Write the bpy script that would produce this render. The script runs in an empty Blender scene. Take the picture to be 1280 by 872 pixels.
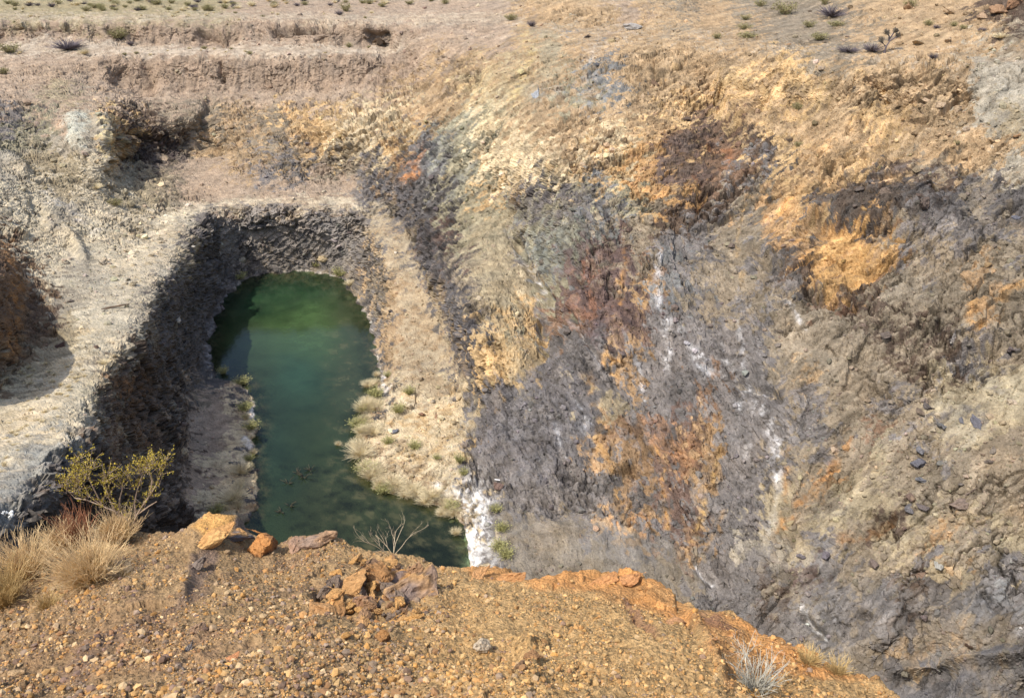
import bpy, bmesh, math, random
import numpy as np
from concurrent.futures import ThreadPoolExecutor
from mathutils import Vector, Matrix, Euler

F32 = np.float32
scene = bpy.context.scene
C = scene.collection

# ------------------------------------------------------------------ camera
W0, H0, FOC, PITCH = 1280.0, 871.25, 1108.0, math.radians(27.0)
CP, SP = math.cos(PITCH), math.sin(PITCH)
cam_d = bpy.data.cameras.new("camera")
cam = bpy.data.objects.new("camera", cam_d)
C.objects.link(cam)
cam.location = (0, 0, 0)
cam.rotation_euler = (math.radians(90) - PITCH, 0, 0)
cam_d.sensor_width = 36.0
cam_d.lens = 36.0 * FOC / W0
cam_d.clip_start = 0.1
cam_d.clip_end = 20000
scene.camera = cam

# ------------------------------------------------------------------ light
SUN = Vector((-0.45, -0.33, 0.82)).normalized()
SUN_EL = math.asin(SUN.z)
SUN_AZ = math.atan2(SUN.x, SUN.y)
world = bpy.data.worlds.new("World")
scene.world = world
world.use_nodes = True
wn = world.node_tree.nodes
sky = wn.new("ShaderNodeTexSky")
sky.sky_type = 'NISHITA'
sky.sun_disc = False
sky.sun_elevation = SUN_EL
sky.sun_rotation = SUN_AZ
sky.air_density = 1.0
sky.dust_density = 2.5
wn["Background"].inputs[1].default_value = 0.15
world.node_tree.links.new(sky.outputs[0], wn["Background"].inputs[0])
sl = bpy.data.lights.new("sun", 'SUN')
sl.energy = 2.9
sl.angle = math.radians(0.5)
sl.color = (1.0, 0.95, 0.87)
sun = bpy.data.objects.new("sun", sl)
C.objects.link(sun)
sun.rotation_euler = SUN.to_track_quat('Z', 'Y').to_euler()
scene.view_settings.view_transform = 'Standard'
scene.view_settings.look = 'None'
scene.view_settings.exposure = 0.55
scene.view_settings.gamma = 1.0
scene.render.engine = 'CYCLES'
scene.cycles.max_bounces = 5
scene.cycles.diffuse_bounces = 3
scene.cycles.transparent_max_bounces = 8

# ------------------------------------------------------------------ noise tools
def par(fn, n, *arrs):
    """run fn over slices of the arrays in threads, concatenating the outputs"""
    k = 16 if n > 20000 else 1
    cuts = [int(round(i * n / k)) for i in range(k + 1)]
    def job(i):
        return fn(*[a[cuts[i]:cuts[i + 1]] for a in arrs])
    with ThreadPoolExecutor(4) as ex:
        out = list(ex.map(job, range(k)))
    if isinstance(out[0], tuple):
        return tuple(np.concatenate([o[j] for o in out]) for j in range(len(out[0])))
    return np.concatenate(out)

def h3(x, y, z, seed):
    with np.errstate(over='ignore'):
        h = (x.astype(np.uint32) * np.uint32(374761393)) ^ (y.astype(np.uint32) * np.uint32(668265263)) \
            ^ (z.astype(np.uint32) * np.uint32(2246822519)) ^ np.uint32((seed * 3266489917) & 0xffffffff)
        h = (h ^ (h >> np.uint32(13))) * np.uint32(1274126177)
        h = (h ^ (h >> np.uint32(16))) * np.uint32(2654435761)
        return h ^ (h >> np.uint32(15))

def hf(h, s):
    return ((h >> np.uint32(s)) & np.uint32(1023)).astype(F32) * F32(1 / 1023.0)

def vnoise(P, seed=0):
    b = np.floor(P)
    f = P - b
    f = f * f * (3 - 2 * f)
    i = b.astype(np.int64)
    r = 0
    for dx in (0, 1):
        wx = f[:, 0] if dx else 1 - f[:, 0]
        for dy in (0, 1):
            wy = f[:, 1] if dy else 1 - f[:, 1]
            for dz in (0, 1):
                wz = f[:, 2] if dz else 1 - f[:, 2]
                r = r + wx * wy * wz * hf(h3(i[:, 0] + dx, i[:, 1] + dy, i[:, 2] + dz, seed), 7)
    return (r * 2 - 1).astype(F32)

def fbm(P, scale, octs=4, seed=0, gain=0.5):
    def f(p):
        q = (p / F32(scale)).astype(F32)
        a, s, t = 1.0, 0, 0
        for o in range(octs):
            s = s + a * vnoise(q, seed + o * 17)
            t += a
            a *= gain
            q = q * F32(2.07) + F32(3.1)
        return s / t
    return par(f, len(P), P)

def facets(P, scale, seed=0):
    """voronoi facets: every cell is a tilted plane; returns plane height, crack distance, cell random"""
    def f(p):
        q = (p / F32(scale)).astype(F32)
        b = np.floor(q - 0.5)
        i = b.astype(np.int64)
        F1 = np.full(len(q), 9.0, F32)
        F2 = np.full(len(q), 9.0, F32)
        V = np.zeros(len(q), F32)
        R = np.zeros(len(q), F32)
        for dx in (0, 1):
            for dy in (0, 1):
                for dz in (0, 1):
                    h = h3(i[:, 0] + dx, i[:, 1] + dy, i[:, 2] + dz, seed)
                    g = h3(i[:, 0] + dx, i[:, 1] + dy, i[:, 2] + dz, seed + 91)
                    ex = q[:, 0] - (b[:, 0] + dx + 0.5 + (hf(h, 0) - 0.5) * 0.95)
                    ey = q[:, 1] - (b[:, 1] + dy + 0.5 + (hf(h, 10) - 0.5) * 0.95)
                    ez = q[:, 2] - (b[:, 2] + dz + 0.5 + (hf(h, 20) - 0.5) * 0.95)
                    d = np.sqrt(ex * ex + ey * ey + ez * ez)
                    v = (hf(g, 0) - .5) * 2 * ex + (hf(g, 10) - .5) * 2 * ey + (hf(g, 20) - .5) * 2 * ez + (hf(h, 5) - .5) * 1.25
                    m = d < F1
                    F2 = np.where(m, F1, np.minimum(F2, d))
                    F1 = np.where(m, d, F1)
                    V = np.where(m, v, V)
                    R = np.where(m, hf(g, 3), R)
        return V, F2 - F1, R
    return par(f, len(P), P)

def sstep(a, b, x):
    t = np.clip((x - a) / (b - a), 0, 1)
    return t * t * (3 - 2 * t)

def lin(c):
    return [((v / 255) / 12.92 if v / 255 <= .04045 else ((v / 255 + .055) / 1.055) ** 2.4) for v in c]

# ------------------------------------------------------------------ pixel <-> world
def ray(px, py):
    r = (np.asarray(px, float) - 640.0) / FOC
    u = -(np.asarray(py, float) - H0 / 2) / FOC
    return r, CP + u * SP, -SP + u * CP

def unproj(px, py, z):
    r, dy, dz = ray(px, py)
    t = z / dz
    return np.stack([r * t, dy * t, z + 0 * t], -1)

def project(P):
    fwd = P[..., 1] * CP - P[..., 2] * SP
    up = P[..., 1] * SP + P[..., 2] * CP
    return 640 + FOC * P[..., 0] / fwd, H0 / 2 - FOC * up / fwd

def in_poly(poly, X, Y):
    ins = np.zeros(X.shape, bool)
    n = len(poly)
    for i in range(n):
        x1, y1 = poly[i]
        x2, y2 = poly[(i + 1) % n]
        if y1 == y2:
            continue
        c = ((y1 > Y) != (y2 > Y)) & (X < (x2 - x1) * (Y - y1) / (y2 - y1) + x1)
        ins ^= c
    return ins

def line_dist(pts, X, Y, closed=False):
    """distance to a polyline and the position along it (0..1)"""
    best = np.full(X.shape, 1e9)
    along = np.zeros(X.shape)
    pts = list(pts) + ([pts[0]] if closed else [])
    n = len(pts) - 1
    for i in range(n):
        x1, y1 = pts[i][:2]
        x2, y2 = pts[i + 1][:2]
        vx, vy = x2 - x1, y2 - y1
        t = np.clip(((X - x1) * vx + (Y - y1) * vy) / (vx * vx + vy * vy + 1e-9), 0, 1)
        d = np.hypot(X - x1 - t * vx, Y - y1 - t * vy)
        m = d < best
        best = np.where(m, d, best)
        along = np.where(m, (i + t) / n, along)
    return best, along

def soft_poly(poly, X, Y, s):
    """1 inside, 0 outside, soft over s pixels each side"""
    d, _ = line_dist(poly, X, Y, True)
    d = np.where(in_poly(poly, X, Y), d, -d)
    return sstep(-s, s, d)

# ------------------------------------------------------------------ surveyed break lines of the pit (x, y in the picture, elevation)
WZ = -30.0
POND = [(300, 352), (330, 343), (370, 338), (410, 343), (432, 351), (441, 366), (455, 385), (464, 402), (468, 425), (470, 450),
        (473, 478), (466, 500), (457, 520), (452, 545), (447, 570), (450, 590), (466, 604), (490, 612), (520, 620), (545, 630),
        (566, 642), (577, 658), (581, 680), (584, 710), (588, 770), (300, 780), (285, 700), (300, 660), (316, 640), (322, 615),
        (317, 590), (316, 560), (321, 530), (318, 500), (312, 486), (290, 474), (264, 468), (262, 440), (266, 402), (284, 372)]
L = []
def bl(*p): L.append(list(p))
bl((-700, -60, -12), (-300, -60, -12), (0, -60, -12), (640, -60, -10.4), (900, -60, -8), (1280, -60, -4.2), (1700, -60, -3))
bl((-300, 2, -12.2), (0, 0, -12.2), (300, 0, -12.2), (480, 0, -12), (640, -2, -10.6), (700, -2, -10), (850, -2, -9.6))
bl((880, 5, -10.2), (1000, 5, -9.6), (1060, 30, -9.8))
bl((1000, -10, -8.8), (1100, 0, -8.4), (1280, -5, -6.8), (1600, 0, -6))
bl((-300, 30, -12.6), (0, 27, -12.6), (130, 27, -12.6), (300, 25, -12.6), (480, 30, -12.6), (640, 30, -12.2))
bl((-300, 50, -14.3), (0, 47, -14.3), (90, 44, -14.0), (150, 50, -14.5), (260, 57, -14.9), (295, 50, -14.4), (350, 50, -14.4), (480, 57, -14.9))
bl((0, 72, -15.2), (150, 70, -15.05), (300, 69, -15), (470, 69, -15))
bl((480, 57, -14.9), (510, 45, -13.4), (560, 40, -12.7))
bl((110, 100, -16.8), (150, 106, -17.6), (200, 114, -18.1), (300, 112, -18.0), (400, 108, -17.8), (480, 98, -17.0), (530, 75, -15.0))
bl((0, 100, -16.1), (60, 118, -16.8), (100, 128, -17.3))
bl((170, 152, -18.9), (200, 150, -19.1), (245, 140, -18.9), (262, 124, -18.5), (320, 123, -18.5), (390, 124, -18.5), (450, 118, -17.9), (520, 95, -16.5))
bl((150, 195, -21.5), (165, 208, -22.2), (200, 205, -22.5), (240, 195, -22.5), (262, 190, -22.4), (275, 215, -22.9), (320, 228, -23.3), (380, 228, -23.5), (430, 232, -23.8))
bl((150, 130, -17.6), (135, 150, -17.9), (130, 175, -18.7), (138, 200, -20.0), (120, 220, -20.6))
bl((75, 125, -17.1), (70, 160, -18.2), (75, 185, -19.0), (95, 215, -20.2))
bl((0, 125, -16.6), (40, 130, -17.0))
bl((0, 165, -18.0), (40, 175, -18.8), (60, 190, -19.5))
bl((0, 200, -18.9), (60, 240, -20.6), (110, 270, -22.0), (150, 300, -22.9))
bl((0, 240, -19.3), (40, 270, -20.9), (100, 310, -22.4), (140, 340, -22.6))
bl((250, 250, -23.7), (300, 246, -23.8), (380, 246, -23.9), (440, 252, -24.1), (470, 262, -24.4))
# the bench round the pit
bl((200, 280, -23.6), (180, 330, -22.8), (150, 390, -21.6), (110, 440, -20.7), (50, 500, -19.8), (0, 550, -19.0), (-120, 640, -17.8))
bl((85, 310, -22.3), (75, 350, -21.9), (85, 390, -21.5), (60, 430, -21.0), (0, 500, -19.8), (-100, 590, -18.4))
# rim of the inner cliff
RIM = [(440, 262, -24.2), (400, 259, -24.1), (340, 257, -24.0), (290, 258, -24.0), (252, 270, -24.0), (236, 305, -23.8), (216, 340, -23.2),
       (192, 370, -22.6), (178, 405, -21.9), (150, 445, -21.2), (122, 495, -20.4), (112, 535, -19.9), (84, 580, -19.3), (52, 622, -18.8), (0, 680, -18.2), (-120, 780, -17.2)]
L.append(RIM)
bl((440, 285, -25.8), (400, 300, -26.9), (350, 300, -27.0), (300, 300, -26.8), (268, 330, -28.0))
bl((262, 470, -29.9), (248, 480, -29.3), (232, 515, -28.9), (228, 560, -28.8), (238, 600, -28.8), (238, 650, -29.0), (215, 700, -28.8), (160, 760, -28.5), (60, 860, -28))
bl((285, 500, -29.6), (275, 560, -29.4), (285, 620, -29.5))
# ramp down the far side
bl((450, 272, -24.6), (470, 305, -25.5), (482, 355, -27.0), (486, 420, -28.5), (490, 470, -29.3))
bl((500, 272, -24.6), (520, 320, -25.7), (540, 370, -26.9), (562, 430, -28.1), (580, 480, -28.6))
bl((455, 300, -26.6), (448, 330, -28.4), (436, 345, -29.6))
bl((470, 380, -29.0), (476, 420, -29.4), (478, 460, -29.7))
# wall foot
bl((585, 500, -28.8), (578, 560, -29.2), (600, 600, -29.4), (640, 640, -29.3), (700, 668, -29.0), (770, 672, -28.7), (860, 695, -28.8), (905, 735, -29.3), (950, 790, -29.6), (1010, 835, -29.7), (1100, 880, -29.6), (1200, 950, -29))
bl((520, 520, -29.4), (500, 570, -29.5), (540, 600, -29.7))
bl((600, 700, -29.8), (700, 720, -29.6), (800, 720, -29.5), (870, 760, -29.9))
# main wall left part
bl((545, 350, -25.0), (590, 450, -26.5), (600, 480, -27.3))
bl((600, 300, -23.2), (630, 380, -24.3), (650, 440, -25.3))
bl((430, 160, -19.6), (500, 200, -21.2), (520, 250, -23.0))
bl((550, 130, -17.2), (600, 200, -19.6), (620, 240, -21.4))
bl((640, 240, -20.6), (690, 250, -19.7), (740, 240, -18.8))
bl((645, 300, -23.0), (665, 340, -23.8), (680, 400, -25.0), (672, 450, -26.0))
bl((700, 100, -14.2), (700, 200, -17.4), (710, 300, -21.0), (712, 400, -23.6), (715, 500, -26.3), (710, 600, -28.3))
bl((800, 120, -14.3), (805, 200, -17.2), (800, 300, -20.6))
bl((760, 500, -25.9), (790, 600, -27.6), (810, 660, -28.4))
bl((860, 520, -25.4), (900, 620, -26.9), (940, 700, -28.3))
# track across the wall and the ground just above it
TRACK = [(640, 35, -12.0), (700, 40, -11.9), (780, 45, -11.75), (850, 50, -11.5), (1000, 66, -10.85), (1130, 74, -10.4), (1280, 80, -10.0), (1600, 86, -9.4)]
L.append(TRACK)
L.append([(x, y - 7, z + 0.02) for x, y, z in TRACK])
bl((640, 20, -11.6), (700, 18, -11.0), (850, 22, -10.6))
bl((1140, 40, -9.4), (1280, 50, -9.0))

def wall_ctrl():
    out = []
    for px in (900, 1000, 1100, 1200, 1300, 1450, 1650):
        for py in range(130, 860, 60):
            base = np.interp(px, [860, 950, 1010, 1100, 1200], [695, 790, 835, 880, 950])
            if py > base - 50:
                continue
            r, dy, dz = ray(px, py)
            ts = np.linspace(20, 120, 2000)
            d = (r * ts - 11) * .87 + (dy * ts - 30) * .5
            hgt = np.interp(d, [-5, 0, 10, 37, 80], [0, 0, 7.2, 20, 24]) - 29.6
            k = np.argmax(dz * ts < hgt)
            if ts[k] > 119 or k == 0:
                continue
            out.append((px, py, dz * ts[k]))
    return out

def survey():
    pts = []
    for l in L:
        for a, b in zip(l[:-1], l[1:]):
            n = max(1, int(math.hypot(b[0] - a[0], b[1] - a[1]) / 22))
            for i in range(n):
                t = i / n
                pts.append(tuple(a[k] * (1 - t) + b[k] * t for k in range(3)))
        pts.append(tuple(l[-1]))
    for a, b in zip(POND, POND[1:] + POND[:1]):
        n = max(1, int(math.hypot(b[0] - a[0], b[1] - a[1]) / 16))
        for i in range(n):
            t = i / n
            pts.append((a[0] + (b[0] - a[0]) * t, a[1] + (b[1] - a[1]) * t, WZ + 0.02))
    for x, y, z in ((370, 375, -31.4), (340, 400, -31.8), (380, 430, -32.2), (300, 430, -31.6), (420, 430, -31.2), (350, 500, -32.2), (410, 500, -31.4), (360, 570, -32.0),
                    (400, 600, -31.6), (380, 680, -31.8), (450, 660, -31.3), (520, 680, -31.0), (400, 740, -31.5)):
        pts.append((x, y, z))
    for x, y, z in ((-40, 300, -19.4), (0, 310, -20.4), (0, 350, -18.2), (0, 400, -18.2), (0, 440, -18.9), (-60, 330, -14.6), (-60, 400, -15.6), (-60, 450, -17.4), (-150, 300, -14.5), (-150, 480, -17.2),
                    (30, 305, -21.3), (28, 340, -21.2), (35, 380, -21.0), (25, 430, -20.4), (-300, 400, -13.5), (-300, 560, -16.5), (-600, 500, -14), (-600, 200, -14), (-300, 200, -15), (-150, 150, -16),
                    (-300, 700, -16.4), (-600, 800, -14), (-300, 100, -15.2), (-200, 240, -16.5), (60, 345, -21.9), (64, 380, -21.6), (48, 420, -21.0), (15, 470, -20.2),
                    (1700, 860, -24), (1400, 900, -27), (1280, 860, -27.4), (1180, 840, -28.4)):
        pts.append((x, y, z))
    pts += wall_ctrl()
    seen, out = set(), []
    for p in pts:
        k = (round(p[0] / 4), round(p[1] / 4))
        if k not in seen:
            seen.add(k)
            out.append(p)
    return np.array(out)

SP_ = survey()
XS = 1.35
gx = np.arange(-700, 1741, 6.0)
gy = np.arange(-60, 961, 2.5)
def rbf(pts, gx, gy, kern=lambda d: d):
    D = kern(np.hypot(pts[:, None, 0] - pts[None, :, 0], pts[:, None, 1] - pts[None, :, 1]))
    n = len(pts)
    A = np.zeros((n + 1, n + 1))
    A[:n, :n] = D + np.eye(n) * -1e-3
    A[n, :n] = 1
    A[:n, n] = 1
    w = np.linalg.solve(A, np.append(pts[:, 2], 0))
    out = np.zeros((len(gy), len(gx)))
    for j, y in enumerate(gy):
        d = kern(np.hypot(gx[:, None] - pts[None, :, 0], y - pts[None, :, 1]))
        out[j] = d @ w[:n] + w[n]
    return out
def bilerp(G, gx, gy, X, Y):
    fx = np.clip((X - gx[0]) / (gx[1] - gx[0]), 0, len(gx) - 1.001)
    fy = np.clip((Y - gy[0]) / (gy[1] - gy[0]), 0, len(gy) - 1.001)
    ix, iy = fx.astype(int), fy.astype(int)
    tx, ty = fx - ix, fy - iy
    return (G[iy, ix] * (1 - tx) + G[iy, ix + 1] * tx) * (1 - ty) + (G[iy + 1, ix] * (1 - tx) + G[iy + 1, ix + 1] * tx) * ty
Zc = rbf(SP_, gx, gy)

# ------------------------------------------------------------------ colour survey of the rock (one letter per patch of ground)
PAL = dict(v=(172, 158, 122), p=(180, 158, 136), t=(186, 158, 121), y=(210, 176, 124), w=(220, 199, 160), o=(178, 146, 108), O=(200, 156, 98),
           r=(142, 114, 92), R=(122, 101, 92), g=(132, 126, 124), G=(108, 103, 101), b=(138, 138, 138), d=(104, 88, 76), e=(162, 154, 128),
           n=(152, 138, 118), k=(176, 166, 148), c=(172, 157, 128), K=(210, 196, 168))
ROUGH = dict(v=.12, p=.35, t=.9, y=1, w=1, o=.9, O=.7, r=.9, R=.8, g=.8, G=.9, b=.8, d=1, e=.55, n=.5, k=.4, c=.4, K=.45)
MAP = [
 "vvvvvvvvvpppppppppppttttptnttnnnntttttdd",
 "pppppppppppppppppppptcttttttttnnnntttttn",
 "pppppppppppppppppttttctbttttttyynnttttkk",
 "ppcpppppppppppptttytctebttttyyyyttttttkk",
 "gepkydnnntnyyywwttewttttttyyytttttytttkc",
 "eekkyddnttntywwygbewwttwwyrdrdytttyttttt",
 "gnnkkdnpptggnngogbewwwytyORRrgyotyttnttk",
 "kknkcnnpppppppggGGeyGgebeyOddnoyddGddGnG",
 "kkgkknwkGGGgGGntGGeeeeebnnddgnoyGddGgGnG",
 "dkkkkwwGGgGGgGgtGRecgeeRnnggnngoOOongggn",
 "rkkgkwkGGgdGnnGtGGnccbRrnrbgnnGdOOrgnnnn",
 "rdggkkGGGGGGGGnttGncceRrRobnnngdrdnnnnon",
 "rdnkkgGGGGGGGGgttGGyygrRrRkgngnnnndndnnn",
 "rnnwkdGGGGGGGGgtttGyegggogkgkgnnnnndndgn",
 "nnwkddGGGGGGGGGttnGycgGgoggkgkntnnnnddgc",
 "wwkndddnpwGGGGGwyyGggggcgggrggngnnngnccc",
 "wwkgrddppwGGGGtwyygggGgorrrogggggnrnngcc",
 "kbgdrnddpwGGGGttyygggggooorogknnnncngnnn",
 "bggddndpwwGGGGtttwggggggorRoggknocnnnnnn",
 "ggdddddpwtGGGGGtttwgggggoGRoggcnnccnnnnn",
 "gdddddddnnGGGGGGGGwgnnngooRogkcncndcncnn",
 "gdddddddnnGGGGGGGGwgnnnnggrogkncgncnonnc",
 "ggggggggggggggggggggnnnnnnngggnRgnngcngg",
 "ggggggggggggggggggggnnnnnnngggdngngdGGgb",
 "gggggggggggggggggggggggggggGggggggGgnnnd",
 "ggggggggggggggggggggggggggggggGnnnntntnn",
 "gggggggggggggggggggggggggggggggnnngGggnG"]
MAP = [(r + "g" * 40)[:40] for r in MAP]
for j_, t_ in ((16, "orgRo"), (17, "oogro"), (18, "gogRo"), (19, "goGRg"), (20, "gogRg")):
    MAP[j_] = MAP[j_][:23] + t_ + MAP[j_][28:]
def tonec(c, s=.84):
    l = np.array(lin(c)); y = l @ np.array([.25, .6, .15])
    return y + (l - y) * s
MAP = [r if not 6 <= j <= 16 else r[:6].replace('k', 'K').replace('g', 'k').replace('n', 'c') + r[6:] for j, r in enumerate(MAP)]
MAP = [r if not 12 <= j <= 20 else r[:26] + r[26:].replace('k', 'g') for j, r in enumerate(MAP)]
for j in (8, 9, 10): MAP[j] = MAP[j][:8] + MAP[j][8:14].replace('G', 'g').replace('d', 'n') + MAP[j][14:]
CM = np.array([[tonec(PAL[ch]) for ch in r] for r in MAP])
RM = np.array([[ROUGH[ch] for ch in r] for r in MAP])

def sample_map(M, X, Y):
    fx = np.clip(X / 32 - .5, 0, 38.999)
    fy = np.clip(Y / 32 - .5, 0, 25.999)
    ix, iy = fx.astype(int), fy.astype(int)
    tx, ty = sstep(.34, .66, fx - ix), sstep(.34, .66, fy - iy)
    if M.ndim == 3:
        tx, ty = tx[..., None], ty[..., None]
    return (M[iy, ix] * (1 - tx) + M[iy, ix + 1] * tx) * (1 - ty) + (M[iy + 1, ix] * (1 - tx) + M[iy + 1, ix + 1] * tx) * ty

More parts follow.
